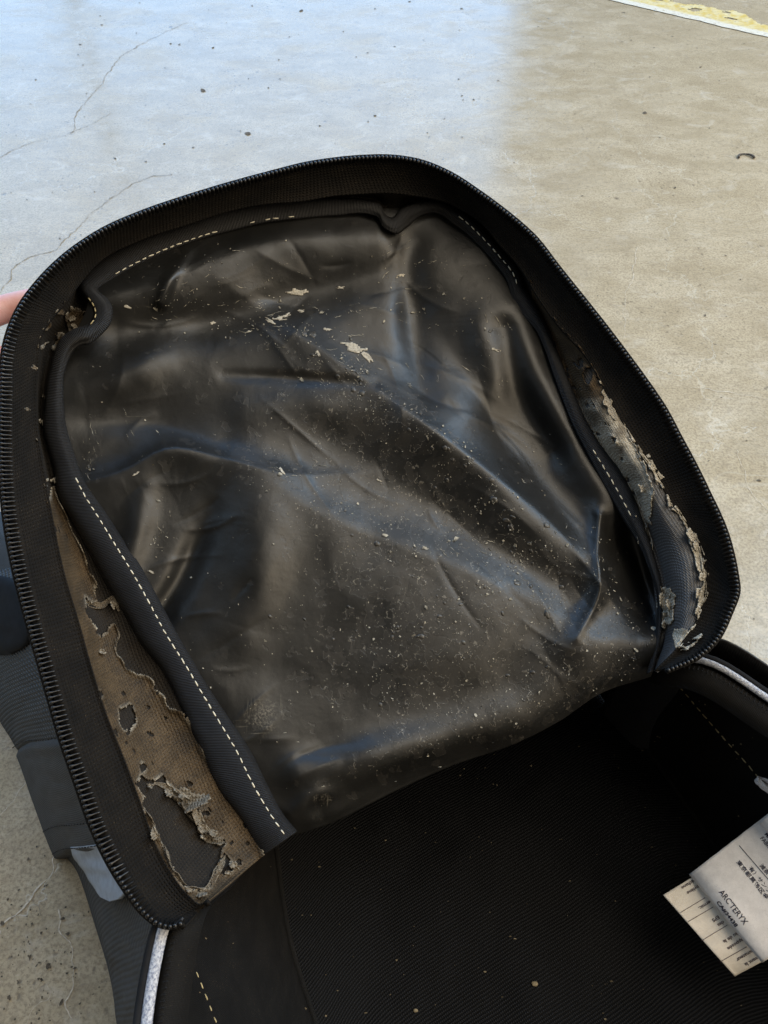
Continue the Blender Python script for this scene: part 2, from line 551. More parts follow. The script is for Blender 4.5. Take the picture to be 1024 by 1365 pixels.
def mat_label(name, col):
    t = NT(name)
    p = t.pos()
    n = t.noise(p, 160, 5, 0.7)
    f = t.noise(p, 1800, 2, 0.7)
    c = t.mix(t.ramp(n, (0.35, 0.7)), tuple(x * 0.86 for x in col), col)
    c = t.mix(t.ramp(f, (0.55, 0.7, 0, 0.25)), c, (0.45, 0.40, 0.36))
    return t.done(c, 0.7, t.bump(t.math('ADD', f, n), 0.0004, 0.4), 0.3)


def mat_skin():
    t = NT('skin')
    p = t.pos()
    n = t.noise(p, 90, 4, 0.6)
    c = t.mix(t.ramp(n, (0.3, 0.7)), (0.60, 0.30, 0.25), (0.68, 0.38, 0.32))
    m = t.done(c, 0.5, t.bump(t.noise(p, 900, 3), 0.0003, 0.4), 0.4)
    t.b.inputs['Subsurface Weight'].default_value = 0.15
    t.b.inputs['Subsurface Radius'].default_value = (0.004, 0.0015, 0.0008)
    return m


M = dict(
    concrete=mat_concrete(), paint=mat_paint(), lining=mat_lining(),
    tape=mat_cloth('black_zipper_tape', (0.0045, 0.0040, 0.0035), (0.0095, 0.0078, 0.006), 170, 0.85, 1.0, 0.18, 0.7, (0.12, 0.09, 0.05)),
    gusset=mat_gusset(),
    binding=mat_rib('black_grosgrain', (0.0125, 0.0125, 0.0135)),
    tooth=mat_simple('black_coil', (0.008, 0.0078, 0.0078), 0.34, 0.5),
    thread=mat_simple('cream_thread', (0.70, 0.66, 0.53), 0.6, 0.3, 900, 0.0003, 0.15),
    dark_thread=mat_simple('black_thread', (0.006, 0.006, 0.007), 0.6, 0.3),
    olive_thread=mat_simple('dull_yellow_thread', (0.40, 0.33, 0.18), 0.7, 0.3, 900, 0.0003, 0.2),
    coating=mat_coating(), knit=mat_knit(),
    inner=mat_cloth('black_inner_wall', (0.003, 0.0029, 0.003), (0.006, 0.0057, 0.0055), 420, 0.75, 0.4, 0.2, 0.5, (0.12, 0.09, 0.05)),
    shell=mat_cloth('charcoal_nylon', (0.015, 0.0155, 0.017), (0.023, 0.0235, 0.026), 260, 0.6, 0.7, 0.4, 0.2),
    hem=mat_cloth('grey_stretch_hem', (0.0245, 0.0235, 0.0235), (0.036, 0.0345, 0.0345), 260, 0.62, 0.7, 0.4, 0.1),
    webbing=mat_web('black_open_weave', (0.004, 0.004, 0.005), (0.052, 0.050, 0.049), 115, 115),
    pocket=mat_web('black_stretch_knit', (0.003, 0.003, 0.004), (0.050, 0.048, 0.047), 100, 70),
    rubber=mat_simple('grey_rubber', (0.27, 0.30, 0.34), 0.5, 0.4, 220, 0.0003, 0.12),
    dark_rubber=mat_simple('black_rubber', (0.010, 0.0105, 0.012), 0.8, 0.15, 120, 0.0003, 0.2),
    silver=mat_reflective(),
    label=mat_label('white_care_label', (0.90, 0.87, 0.85)), label2=mat_label('cream_care_label', (0.90, 0.83, 0.72)),
    ink=mat_simple('dark_blue_ink', (0.022, 0.022, 0.045), 0.7, 0.2), ink2=mat_simple('brown_ink', (0.075, 0.055, 0.065), 0.7, 0.2),
    white_thread=mat_simple('white_thread', (0.78, 0.77, 0.79), 0.7, 0.3, 1200, 0.0004, 0.12),
    chip=mat_simple('pale_coating_chip', (0.36, 0.335, 0.28), 0.8, 0.2, 900, 0.0006, 0.35),
    speck=mat_simple('pale_dust', (0.25, 0.235, 0.195), 0.85, 0.2, 260, 0.0004, 0.7),
    blister=mat_simple('bubbled_coat', (0.034, 0.0315, 0.027), 0.42, 0.5, 420, 0.0004, 0.7),
    crack_pale=mat_simple('pale_crack_edge', (0.58, 0.52, 0.42), 0.8, 0.2, 400, 0.0006, 0.3), crack_dark=mat_simple('dark_crack', (0.27, 0.235, 0.18), 0.8, 0.2, 400, 0.0006, 0.3),
    pit=mat_simple('dark_pit', (0.11, 0.09, 0.065), 0.85, 0.2, 500, 0.0006, 0.4),
    lint=mat_simple('dull_lint', (0.13, 0.11, 0.075), 0.9, 0.1, 300, 0.0004, 0.6),
    skin=mat_skin(), debris=mat_simple('dark_grit', (0.09, 0.08, 0.07), 0.8, 0.2, 500, 0.001, 0.4),
    crumb=mat_simple('tan_crumb', (0.20, 0.165, 0.105), 0.9, 0.2, 700, 0.001, 0.3),
)

# ------------------------------------------------------------------ the floor
bm = bmesh.new()
bmesh.ops.create_grid(bm, x_segments=8, y_segments=8, size=9.0)
me = bpy.data.meshes.new('floor')
bm.to_mesh(me)
bm.free()
floor = link('floor', me, M['concrete'])
floor['kind'] = 'structure'

# hairline cracks and pits of the slab
def crack(name, pts, width, mat, seed, amp=0.004):
    w3 = at_z(np.array(pts, float), 0.0006)
    L = np.concatenate([[0], np.cumsum(np.linalg.norm(np.diff(w3, axis=0), axis=1))])
    n_ = max(30, int(L[-1] / 0.002))
    p = catmull(w3, np.linspace(0, 1, n_), L / L[-1])
    ss_ = np.linspace(0, L[-1], n_)
    tg3 = np.gradient(p, axis=0)
    tg3 /= np.linalg.norm(tg3, axis=1)[:, None] + 1e-12
    nn = np.stack([-tg3[:, 1], tg3[:, 0], np.zeros(n_)], -1)
    p = p + nn * (amp * 2 * fbm(ss_ * 70, ss_ * 0, seed, 4))[:, None]
    wd = width * 0.42 * (0.25 + 1.3 * vnoise(ss_ * 160, ss_ * 0, seed + 3) * vnoise(ss_ * 30, ss_ * 0, seed + 4))
    P_ = np.array([p - nn * wd[:, None], p + nn * wd[:, None]])
    P_[..., 2] = 0.0006
    return grid(name, P_, mat, floor)


for i, (pts, wd, mt) in enumerate([
        ([(76, 1132), (70, 1150), (66, 1160), (50, 1188), (42, 1200), (22, 1222), (-10, 1236)], 0.0011, 'crack_pale'),
        ([(78, 1212), (84, 1240), (102, 1262), (96, 1290), (92, 1318), (82, 1338), (90, 1352), (95, 1380)], 0.0012, 'crack_pale'),
        ([(66, 1310), (66, 1330), (44, 1352), (30, 1372)], 0.0008, 'crack_pale'), ([(38, 1042), (20, 1062), (5, 1085), (-10, 1096)], 0.0006, 'crack_pale'),
        ([(44, 1198), (58, 1214), (70, 1228)], 0.0005, 'crack_dark'),
        ([(0, 392), (14, 372), (22, 352), (48, 338), (70, 334), (88, 318), (118, 288), (150, 262), (200, 236), (230, 232)], 0.0016, 'crack_dark'),
        ([(96, 178), (104, 150), (130, 118), (168, 70), (196, 54), (250, 30)], 0.0018, 'crack_dark'),
        ([(0, 210), (40, 190), (90, 178), (150, 150)], 0.0012, 'crack_dark'),
        ([(852, 330), (842, 370), (834, 400), (832, 450)], 0.0009, 'crack_pale'), ([(920, 515), (960, 522), (1030, 534)], 0.0008, 'crack_pale'),
        ([(985, 600), (1000, 650), (1030, 690)], 0.0007, 'crack_pale'), ([(640, 210), (700, 240), (760, 300), (800, 310)], 0.0006, 'crack_pale')]):
    crack('crack', pts, wd, M[mt], 900 + 7 * i)
pv_, pf_ = [], []
_r = random.Random(77)
PITS = [(270, 120, 6), (330, 178, 6), (402, 14, 4), (64, 1288, 4), (40, 1276, 4), (84, 1224, 3.5), (90, 1245, 3), (100, 1290, 3), (82, 1336, 4), (12, 1330, 3.5), (3, 1231, 4), (1012, 640, 3), (900, 250, 3), (940, 420, 3), (860, 150, 4)]
PITS += [(_r.gauss(30, 45), _r.gauss(1285, 60), _r.uniform(0.5, 2.2)) for _ in range(170)] + [(_r.uniform(0, 650), _r.uniform(0, 330), _r.uniform(0.6, 2.4)) for _ in range(90)]
PITS += [(_r.uniform(660, 1024), _r.uniform(30, 860), _r.uniform(0.4, 1.6)) for _ in range(120)]
for (px, py, rp) in PITS:
    c3 = at_z(np.array([px, py]), 0.0008)
    dpt = float((c3 - CAM) @ FWD)
    rw_ = rp * dpt / F
    b0_ = len(pv_)
    an0 = _r.uniform(0, 6)
    el = _r.uniform(0.5, 1.0)
    for k in range(8):
        a_ = 2 * math.pi * k / 8
        q_ = rw_ * _r.uniform(0.55, 1.2)
        dx_, dy_ = q_ * math.cos(a_), q_ * math.sin(a_) * el
        pv_.append((c3[0] + dx_ * math.cos(an0) - dy_ * math.sin(an0), c3[1] + dx_ * math.sin(an0) + dy_ * math.cos(an0), 0.0008))
    pf_.append(tuple(range(b0_, b0_ + 8)))
o = link('pits', mesh_from('pits', pv_, pf_, smooth=False), M['pit'], floor)
o['kind'] = 'stuff'

# worn yellow line painted across the far right of the floor
la, lb = at_z(np.array([[800., -6.], [1024., 47.]]), 0.004)
dl = (lb - la) / np.linalg.norm(lb - la)
perp = np.array([-dl[1], dl[0], 0.0])
n = 900
ss = np.linspace(-1.2, 2.2, n)
rag0 = 0.006 * fbm(ss * 40, ss * 0, 3, 5)
K = 26
ff = np.linspace(0, 1, K)[:, None]
P = la + ss[None, :, None] * dl + perp * (rag0[None] * (1 - ff) + ff * 0.105)[..., None]
P[..., 2] = 0.0012
lx, ly = np.repeat(ss[None], K, 0), ff * 0.105 + 0 * ss[None]
gone = (fbm(lx * 40, ly * 90, 431, 4) > 0.32 - 0.55 * np.clip(ff - 0.35, 0, 1)) | (ff > 0.72 + 0.6 * fbm(lx * 16, ly * 0, 432, 3))
fmk = ~(gone[:-1, :-1] | gone[1:, 1:])
gl = grid('floor_line', P, M['paint'], None, attrs={'across': ff + 0 * lx}, mask=fmk)
gl['kind'] = 'structure'

# ------------------------------------------------------------------ traced curves of the raised flap
Z = [(243, 1228), (235, 1235), (213, 1234), (191, 1219), (169, 1191), (145, 1153), (122, 1105), (100, 1043), (80, 985), (67, 940), (53, 890),
     (40, 845), (29, 805), (18, 760), (9, 715), (3, 670), (0, 625), (-1, 576), (0, 530), (1, 488), (5, 462), (11, 440), (28, 404), (45, 381), (70, 354),
     (100, 329), (138, 305), (188, 283), (246, 263), (305, 245), (364, 229), (399, 220), (440, 213), (480, 209), (529, 209), (562, 215), (595, 228),
     (644, 259), (699, 302), (753, 366), (821, 452), (875, 526), (908, 584), (942, 650), (970, 713), (982, 763), (976, 814), (956, 854), (929, 878),
     (905, 889), (888, 896)]
T = [(278, 1200), (268, 1208), (251, 1197), (229, 1170), (207, 1131), (183, 1066), (160, 1005), (140, 955), (119, 889), (102, 828), (81, 756), (69, 698), (60, 650),
     (53, 609), (47, 567), (46, 510), (50, 472), (54, 446), (68, 424), (88, 400), (112, 368), (129, 349), (188, 317), (246, 298), (305, 279),
     (349, 270), (399, 266), (450, 258), (480, 256), (521, 255), (556, 259), (589, 265), (614, 276), (644, 296), (669, 326), (693, 353), (720, 397),
     (745, 432), (784, 477), (807, 517), (831, 561), (875, 628), (892, 662), (919, 703), (935, 730), (942, 763), (939, 804), (929, 831), (908, 861), (875, 895)]
BO = [(352, 1140), (322, 1087), (298, 1055), (272, 1000), (244, 940), (221, 894), (190, 853), (165, 807), (142, 769), (122, 731), (101, 693), (83, 660),
      (76, 630), (69, 605), (61, 576), (62, 536), (66, 501), (79, 459), (97, 442), (119, 433), (127, 420), (124, 407), (116, 396), (108, 384), (110, 372),
      (129, 350), (160, 333), (188, 318), (246, 299), (305, 280), (349, 271), (399, 268), (450, 266), (490, 269), (507, 274), (514, 288), (523, 292),
      (535, 280), (556, 271), (584, 268), (611, 280), (644, 309), (671, 339), (688, 358), (699, 386), (715, 410), (728, 435), (742, 468), (759, 510),
      (775, 548), (801, 595), (828, 632), (848, 672), (858, 700), (871, 740), (881, 780), (883, 830), (872, 894)]
BI = [(394, 1110), (370, 1078), (352, 1044), (330, 1000), (290, 938), (258, 886), (232, 842), (207, 795), (185, 755), (162, 720), (143, 690), (122, 658),
      (107, 632), (97, 603), (88, 574), (84, 538), (84, 503), (95, 472), (108, 460), (125, 454), (146, 432), (149, 412), (142, 398), (131, 388), (133, 383),
      (156, 369), (176, 358), (200, 346), (255, 323), (310, 307), (352, 297), (402, 291), (450, 287), (488, 285), (504, 290), (512, 304), (526, 311),
      (541, 303), (558, 289), (580, 284), (606, 300), (633, 322), (658, 349), (674, 371), (683, 400), (697, 421), (714, 440), (726, 465), (741, 508),
      (758, 553), (784, 606), (808, 652), (830, 690), (846, 716), (862, 750), (875, 790), (875, 835), (862, 898)]
ANCH = [  # matching stations zipper / tape / binding
    (0.0, Z[0], T[0], BO[0]), (0.24, (40, 845), (102, 828), (165, 807)), (0.36, (2, 480), (50, 472), (79, 459)),
    (0.43, (100, 329), (112, 368), (110, 372)), (0.53, (399, 220), (399, 266), (399, 268)), (0.60, (562, 215), (589, 265), (584, 268)),
    (0.67, (699, 302), (693, 353), (688, 358)), (0.72, (753, 366), (745, 432), (728, 435)), (0.78, (875, 526), (831, 561), (775, 548)),
    (0.86, (942, 650), (892, 662), (848, 672)), (0.91, (982, 763), (935, 730), (871, 740)), (0.95, (976, 814), (939, 804), (883, 830)), (1.0, Z[-1], T[-1], BO[-1])]


def knots_of(pts, col):
    return keyed(pts, {near(pts, a[col]): a[0] for a in ANCH})


KZ, KT, KB = knots_of(Z, 1), knots_of(T, 2), knots_of(BO, 3)

E0 = at(np.array([480., 690.]), rim_depth(np.array([480., 690.])))
e1 = at(np.array([580., 690.]), rim_depth(np.array([580., 690.]))) - E0
e1 /= np.linalg.norm(e1)
e2 = at(np.array([480., 590.]), rim_depth(np.array([480., 590.]))) - E0
e2 -= e1 * (e1 @ e2)
e2 /= np.linalg.norm(e2)
FN = np.cross(e1, e2)


def flap_uv(P):
    return np.stack([(P - E0) @ e1, (P - E0) @ e2], -1)


pack = bpy.data.objects.new('backpack', None)
COL.objects.link(pack)
pack.location = (0.02, 0.18, 0.0)
pack['label'] = 'worn black backpack lying open on the concrete, its zipped front flap raised'
pack['category'] = 'backpack'

# ------------------------------------------------------------------ lining of the flap: a slack, creased sheet
RIDGES = [  # (points, height in metres towards the opening, width left of travel, width right of travel, in photo points, sharpness)
    ([(300, 380), (430, 470), (540, 548), (640, 622), (740, 705), (800, 775)], [.002, .008, .013, .015, .013, .004], 34, 95, 1),
    ([(575, 420), (640, 520), (720, 635), (800, 730)], [-.004, -.012, -.014, -.006], 40, 30, 0),
    ([(300, 600), (420, 685), (560, 742), (690, 795), (780, 850)], [.002, .008, .010, .008, .004], 30, 110, 0),
    ([(450, 590), (560, 662), (660, 728), (765, 805)], [-.001, -.004, -.005, -.003], 30, 30, 0),
    ([(112, 645), (165, 628), (225, 598), (300, 612), (370, 630), (500, 632)], [.003, .007, .010, .007, .004, .001], 16, 60, 1),
    ([(120, 560), (200, 560), (290, 585)], [-.003, -.006, -.003], 40, 20, 0),
    ([(322, 835), (345, 760), (352, 690), (370, 640)], [.005, .009, .007, .002], 50, 42, 0),
    ([(214, 816), (246, 762), (268, 710), (290, 660)], [-.007, -.008, -.005, -.001], 16, 18, 0),
    ([(165, 770), (185, 700), (195, 650)], [.004, .005, .002], 18, 18, 0),
    ([(125, 405), (230, 372), (340, 330), (500, 318)], [.007, .008, .008, .005], 22, 34, 0),
    ([(215, 402), (228, 370), (250, 338)], [.004, .004, .002], 9, 9, 0),
    ([(160, 440), (280, 432), (400, 395), (510, 365)], [-.004, -.008, -.008, -.004], 26, 30, 0),
    ([(110, 520), (170, 500), (230, 455)], [.003, .006, .003], 24, 30, 0),
    ([(588, 562), (640, 530), (664, 440), (650, 350)], [.006, .009, .008, .003], 66, 40, 0),
    ([(545, 330), (548, 430), (566, 520)], [-.005, -.008, -.004], 26, 18, 0),
    ([(800, 688), (797, 735), (800, 785), (770, 850)], [.008, .013, .011, .004], 14, 22, 1),
    ([(838, 705), (856, 770), (868, 815)], [-.010, -.020, -.016], 22, 30, 0),
    ([(690, 410), (712, 480), (760, 585), (825, 690)], [.002, .004, .005, .004], 16, 20, 0),
    ([(672, 440), (690, 520), (735, 600)], [-.006, -.008, -.005], 20, 20, 0),
    ([(735, 885), (790, 862), (850, 850)], [.003, .009, .006], 34, 46, 0),
    ([(400, 1030), (500, 1005), (640, 965), (780, 900)], [.006, .006, .004, .002], 26, 26, 0),
    ([(430, 1075), (520, 1040), (640, 995)], [-.004, -.005, -.003], 16, 20, 0),
    ([(300, 500), (390, 504), (500, 512)], [-.001, -.003, -.001], 8, 8, 0),
    ([(330, 545), (430, 540), (520, 560)], [.003, .004, .002], 24, 30, 0),
    ([(390, 1085), (420, 1060), (450, 1058)], [.002, .004, .001], 12, 12, 0),
    ([(240, 880), (330, 940), (380, 1010)], [.001, .0025, .001], 40, 40, 0),
    ([(480, 860), (600, 870), (720, 850)], [.0, .004, .0], 60, 60, 0),
]


def ridge_field(x, y):
    h = np.zeros_like(x)
    for pts, hs, wl, wr, sharp in RIDGES:
        pp = catmull(np.array([(a, b, c * 1000) for (a, b), c in zip(pts, hs)], float), np.linspace(0, 1, 25))
        best = np.full(x.shape, 1e9); val = np.zeros_like(x)
        for (a, b) in zip(pp[:-1], pp[1:]):
            dx, dy = b[0] - a[0], b[1] - a[1]
            L2 = dx * dx + dy * dy
            t = np.clip(((x - a[0]) * dx + (y - a[1]) * dy) / L2, 0, 1)
            qx, qy = x - a[0] - t * dx, y - a[1] - t * dy
            dist = np.hypot(qx, qy)
            sn = (dx * qy - dy * qx) / (math.sqrt(L2) * np.maximum(dist, 1e-6))    # +1 right of travel, -1 left of it
            sn = np.clip(sn, -1, 1)
            w = wl + (wr - wl) * (0.5 + 0.25 * sn * (3 - sn * sn))
            w = np.where(dist < 1e-3, 0.5 * (wl + wr), w)
            hh = (a[2] + t * (b[2] - a[2])) / 1000
            u = dist / w
            prof = np.exp(-(np.sqrt(u * u + 0.02) - 0.1414) * 1.5) if sharp else np.exp(-u * u)
            m = dist < best
            best = np.where(m, dist, best)
            val = np.where(m, hh * prof, val)
        h += val
    return h


CREASES = []
_r = random.Random(23)
for _ in range(95):
    kind = _r.random()
    if kind < 0.40:        # along the long pull from upper left to lower right
        t_ = _r.random()
        cx, cy = 330 + 470 * t_ + _r.gauss(0, 70), 420 + 370 * t_ + _r.gauss(0, 70)
        an = 0.68 + _r.gauss(0, 0.25)
    elif kind < 0.75:      # gathers that start at the left binding
        t_ = _r.random()
        cx, cy = 110 + 260 * t_ + _r.uniform(0, 90), 480 + 560 * t_
        an = -0.5 + _r.gauss(0, 0.45)
    elif kind < 0.9:       # under the top edge
        cx, cy = _r.uniform(160, 600), _r.uniform(330, 450)
        an = -0.25 + _r.gauss(0, 0.4)
    else:
        cx, cy = _r.uniform(620, 820), _r.uniform(420, 820)
        an = 1.05 + _r.gauss(0, 0.25)
    CREASES.append((cx, cy, an, _r.uniform(22, 75), _r.uniform(0.0004, 0.0013) * _r.choice((1, 1, -1)), _r.uniform(3.0, 6.5), _r.uniform(-0.25, 0.25)))


def crease_field(x, y):
    h = np.zeros_like(x)
    for cx, cy, an, ln, hh, w, bow in CREASES:
        m = (np.abs(x - cx) < ln + 25) & (np.abs(y - cy) < ln + 25)
        if not m.any():
            continue
        c, s_ = math.cos(an), math.sin(an)
        u = ((x[m] - cx) * c + (y[m] - cy) * s_) / ln
        v = -(x[m] - cx) * s_ + (y[m] - cy) * c - bow * ln * (u * u - 0.4)
        taper = np.clip(1 - u * u, 0, 1)**1.2
        h[m] += hh * taper * np.exp(-np.sqrt((v / w)**2 + 0.05) + 0.22) * 1.0
    return h


def wear_fields(x, y):
    def blob(px, py, sx, sy, ang=0.0):
        c, s = math.cos(ang), math.sin(ang)
        u, v = (x - px) * c + (y - py) * s, -(x - px) * s + (y - py) * c
        return np.exp(-(u / sx)**2 - (v / sy)**2)
    n = fbm(x / 70, y / 70, 51)
    wear = (blob(560, 720, 260, 95, 0.65) + 0.9 * blob(600, 880, 170, 90) + 0.6 * blob(480, 520, 130, 40, 0.6)
            + 0.7 * blob(650, 930, 220, 40, -0.42) + 0.5 * blob(720, 780, 70, 60) + 0.25)
    scuff = (0.35 * blob(390, 420, 120, 50, 0.1) + 0.3 * blob(190, 415, 50, 25) + 0.25 * blob(255, 380, 70, 18, -0.3) + 0.45 * blob(490, 520, 90, 26, 0.65)
             + 0.6 * blob(120, 620, 14, 50, 0.2) + 0.5 * blob(215, 715, 18, 60, 0.1) + 0.5 * blob(170, 560, 40, 30) + 0.45 * blob(660, 750, 110, 14, 0.6)
             + 0.4 * blob(545, 380, 60, 60) + 0.3 * blob(380, 630, 60, 14, 0.1) + 0.75 * blob(350, 955, 42, 42) + 0.7 * blob(430, 1064, 25, 14)
             + 0.5 * blob(790, 760, 40, 16, 1.2) + 0.4 * blob(240, 610, 50, 12, -0.3))
    return np.clip(wear + 0.5 * n, 0, 1), np.clip(scuff, 0, 1)


def lining_depth(x, y):
    p = np.stack([x, y], -1)
    base = rim_depth(p) + 0.036
    base = base + 0.006 * np.exp(-((x - 470) / 260)**2 - ((y - 600) / 300)**2)
    h = 0.92 * ridge_field(x, y) + 0.75 * crease_field(x, y)
    wx, wy = x + 26 * fbm(x / 90, y / 90, 5), y + 26 * fbm(x / 90, y / 90, 6)
    h = h + 0.0050 * fbm(wx / 170, wy / 120, 11, 2) + 0.0012 * fbm(wx / 50, wy / 60, 12, 2)
    return base - h


def side_curve(pts, ns):
    return catmull(np.array(pts, float), np.linspace(0, 1, ns))


NR, NCOL = 380, 340
left = side_curve([(384, 1116), (340, 1050), (318, 1000), (275, 938), (240, 886), (212, 842), (188, 800), (142, 722), (100, 655), (78, 600), (72, 540), (74, 500), (90, 460), (112, 420), (122, 380)], NR)
right = side_curve([(868, 902), (884, 860), (884, 800), (868, 742), (836, 684), (812, 640), (766, 552), (734, 470), (712, 425), (690, 385), (672, 352), (640, 312), (604, 282)], NR)
top = side_curve([(122, 380), (150, 358), (195, 333), (250, 311), (308, 293), (352, 284), (402, 280), (450, 277), (500, 277), (560, 277), (604, 282)], NCOL)
bot = side_curve([(384, 1116), (440, 1098), (520, 1058), (600, 1022), (690, 990), (745, 962), (800, 925), (868, 902)], NCOL)
uu, vv = np.linspace(0, 1, NCOL)[None, :, None], np.linspace(0, 1, NR)[:, None, None]
PX = ((1 - uu) * left[:, None] + uu * right[:, None] + (1 - vv) * bot[None] + vv * top[None]
      - ((1 - uu) * (1 - vv) * left[0] + uu * (1 - vv) * right[0] + (1 - uu) * vv * left[-1] + uu * vv * right[-1]))
X, Y = PX[..., 0], PX[..., 1]
D = lining_depth(X, Y)
# the sheet rolls away over its lower edge towards the hinge
vb = np.hypot(X - bot[None, :, 0], Y - bot[None, :, 1])
D = D + 0.012 * np.exp(-(vb / 16)**1.3)
PL = at(PX, D)
roll = []
for k in range(1, 15):
    f = k / 14
    px = bot + np.array([[0.0, 3.0 * math.sin(min(f * 4, 1) * math.pi) - 46.0 * f]])
    roll.append(at(px, D[0] + 0.006 * k / 2 + 0.02 * f * f))
PALL = np.concatenate([np.array(roll[::-1]), PL], 0)
XA = np.concatenate([np.repeat(X[:1], 14, 0), X]); YA = np.concatenate([np.repeat(Y[:1], 14, 0), Y])
wr_, sf_ = wear_fields(XA, YA)
lining = grid('lining', PALL, M['lining'], pack, flap_uv(PALL), {'wear': wr_, 'scuff': sf_}, solid=0.0008)
lining['label'] = 'scratched satin black coated lining with flaking patches'

# ------------------------------------------------------------------ grosgrain binding round the lining
NB = 620
sB = np.linspace(0, 1, NB)
bo = catmull(BO, sB, KB)
bi = catmull(BI, sB, KB)
lift = 0.010 * np.exp(-((sB - 0.395) / 0.03)**2) + 0.003 * np.exp(-((sB - 0.575) / 0.02)**2)
dB = rim_depth((bo + bi) / 2) + 0.0335 - lift
KX = 11
fx = np.linspace(-0.12, 1.06, KX)
rowsB = []
wob = 0.0012 * fbm(sB * 40, sB * 0, 33)
for f in fx:
    px = bo + (bi - bo) * f
    g = np.clip(f, 0, 1)
    arch = 0.0028 * (4 * g * (1 - g))**0.6 - 0.0018 * math.exp(-((g - 0.78) / 0.05)**2)
    drop = 0.004 * max(0, -f) / 0.12 + 0.003 * max(0, f - 1) / 0.06
    rowsB.append(at(px, dB - arch * (1 - 0.6 * np.exp(-((sB - 0.51) / 0.07)**4)) * (0.8 + 0.4 * vnoise(sB * 30, sB * 0 + g, 3)) + drop + wob))
PB = np.array(rowsB)
LB = np.concatenate([[0], np.cumsum(np.linalg.norm(np.diff(PB[KX // 2], axis=0), axis=1))])
uvB = np.stack([np.repeat(LB[None], KX, 0), np.repeat((fx * 0.014)[:, None], NB, 1)], -1)
binding = grid('binding', PB, M['binding'], pack, uvB, solid=0.0012, flip=True)


# stitches: one capsule mesh, one object per stitch
def capsule_mesh(name, length, r, mat, seg=6, rings=4):
    V, Fc = [], []
    prof = [(-0.5, 0.25), (-0.42, 0.8), (-0.15, 1.0), (0.15, 1.0), (0.42, 0.8), (0.5, 0.25)]
    for (t_, q) in prof:
        for k in range(seg):
            a = 2 * math.pi * k / seg
            V.append((t_ * length, math.cos(a) * r * q, math.sin(a) * r * q))
    nP = len(prof)
    Fc = [tuple(f) for f in grid_faces(nP, seg, True)]
    Fc += [tuple(range(seg))[::-1], tuple((nP - 1) * seg + k for k in range(seg))]
    me = mesh_from(name, V, Fc)
    me.materials.append(mat)
    return me


def place(name, me, p, xdir, zdir, parent, scale=(1, 1, 1)):
    x = Vector(xdir).normalized()
    z = Vector(zdir)
    z = (z - x * z.dot(x)).normalized()
    y = z.cross(x)
    m = Matrix(((x.x, y.x, z.x, p[0]), (x.y, y.y, z.y, p[1]), (x.z, y.z, z.z, p[2]), (0, 0, 0, 1)))
    o = bpy.data.objects.new(name, me)
    COL.objects.link(o)
    o.parent = parent
    o.matrix_parent_inverse = parent_inv(parent)
    o.matrix_basis = m @ Matrix.Diagonal((scale[0], scale[1], scale[2], 1))
    return o


st_me = capsule_mesh('stitch', 1.0, 0.00035, M['thread'])
st_me2 = capsule_mesh('stitch', 1.0, 0.0004, M['olive_thread'])
st_me3 = capsule_mesh('stitch', 1.0, 0.0004, M['dark_thread'])


def stitches(path3, pitch, me, parent, duty=0.72, lift_=0.0001, nrm=None, keep=None, jitter=0.06):
    P = np.asarray(path3, float)
    L = np.concatenate([[0], np.cumsum(np.linalg.norm(np.diff(P, axis=0), axis=1))])
    n_ = int(L[-1] / pitch)
    for k in range(n_):
        if keep is not None and not keep(k, n_):
            continue
        c = (k + 0.5) * pitch
        ab = [np.array([np.interp(c + q * pitch * duty * 0.5, L, P[:, i]) for i in range(3)]) for q in (-1, 1)]
        up = -FWD if nrm is None else nrm
        ctr = (ab[0] + ab[1]) / 2 + np.asarray(up) * lift_
        d = ab[1] - ab[0]
        d = d + np.cross(d, up) * random.uniform(-jitter, jitter) * 2
        place('stitch', me, ctr, d, up, parent, (np.linalg.norm(d) * random.uniform(0.82, 1.1), random.uniform(0.8, 1.1), 0.8))


fS = 0.74
def stitch_line(s0, s1, f=fS, n_=200):
    s = np.linspace(s0, s1, n_)
    out = []
    for i in range(3):
        col = np.array([np.interp(f, fx, PB[:, j, i]) for j in range(NB)])
        out.append(np.interp(s, sB, col))
    return np.stack(out, -1)


def s_at(q):
    return float(sB[np.argmin(np.hypot(bi[:, 0] - q[0], bi[:, 1] - q[1]))])


stitches(stitch_line(0.004, s_at((108, 634))), 0.0043, st_me, binding)
stitches(stitch_line(s_at((156, 369)), s_at((300, 309)), 0.86), 0.0042, st_me, binding)
stitches(stitch_line(s_at((330, 302)), s_at((395, 291)), 0.86), 0.0045, st_me, binding, keep=lambda k, n_: k % 3 != 1)
stitches(stitch_line(s_at((606, 300)), s_at((680, 390)), 0.35), 0.0046, st_me, binding)
stitches(stitch_line(s_at((782, 602)), s_at((836, 700)), 0.55), 0.0048, st_me, binding)
stitches(stitch_line(s_at((125, 454)), s_at((140, 396)), 0.05), 0.0042, st_me2, binding)

# ------------------------------------------------------------------ zipper of the flap
NZ = 700
sZ = np.linspace(0, 1, NZ)
zc = catmull(Z, sZ, KZ)
tc = catmull(T, sZ, KT)
tw = np.interp(sZ, [0, 0.03, 0.1, 0.28, 0.36, 0.43, 0.5, 0.6, 0.7, 0.8, 0.9, 0.96, 1.0], [6, 12, 21, 20, 15, 9, 8, 7.5, 9, 10, 11, 10, 6])
inw = tc - zc
inl = np.linalg.norm(inw, axis=1)
inw = inw / np.maximum(inl, 1e-6)[:, None]
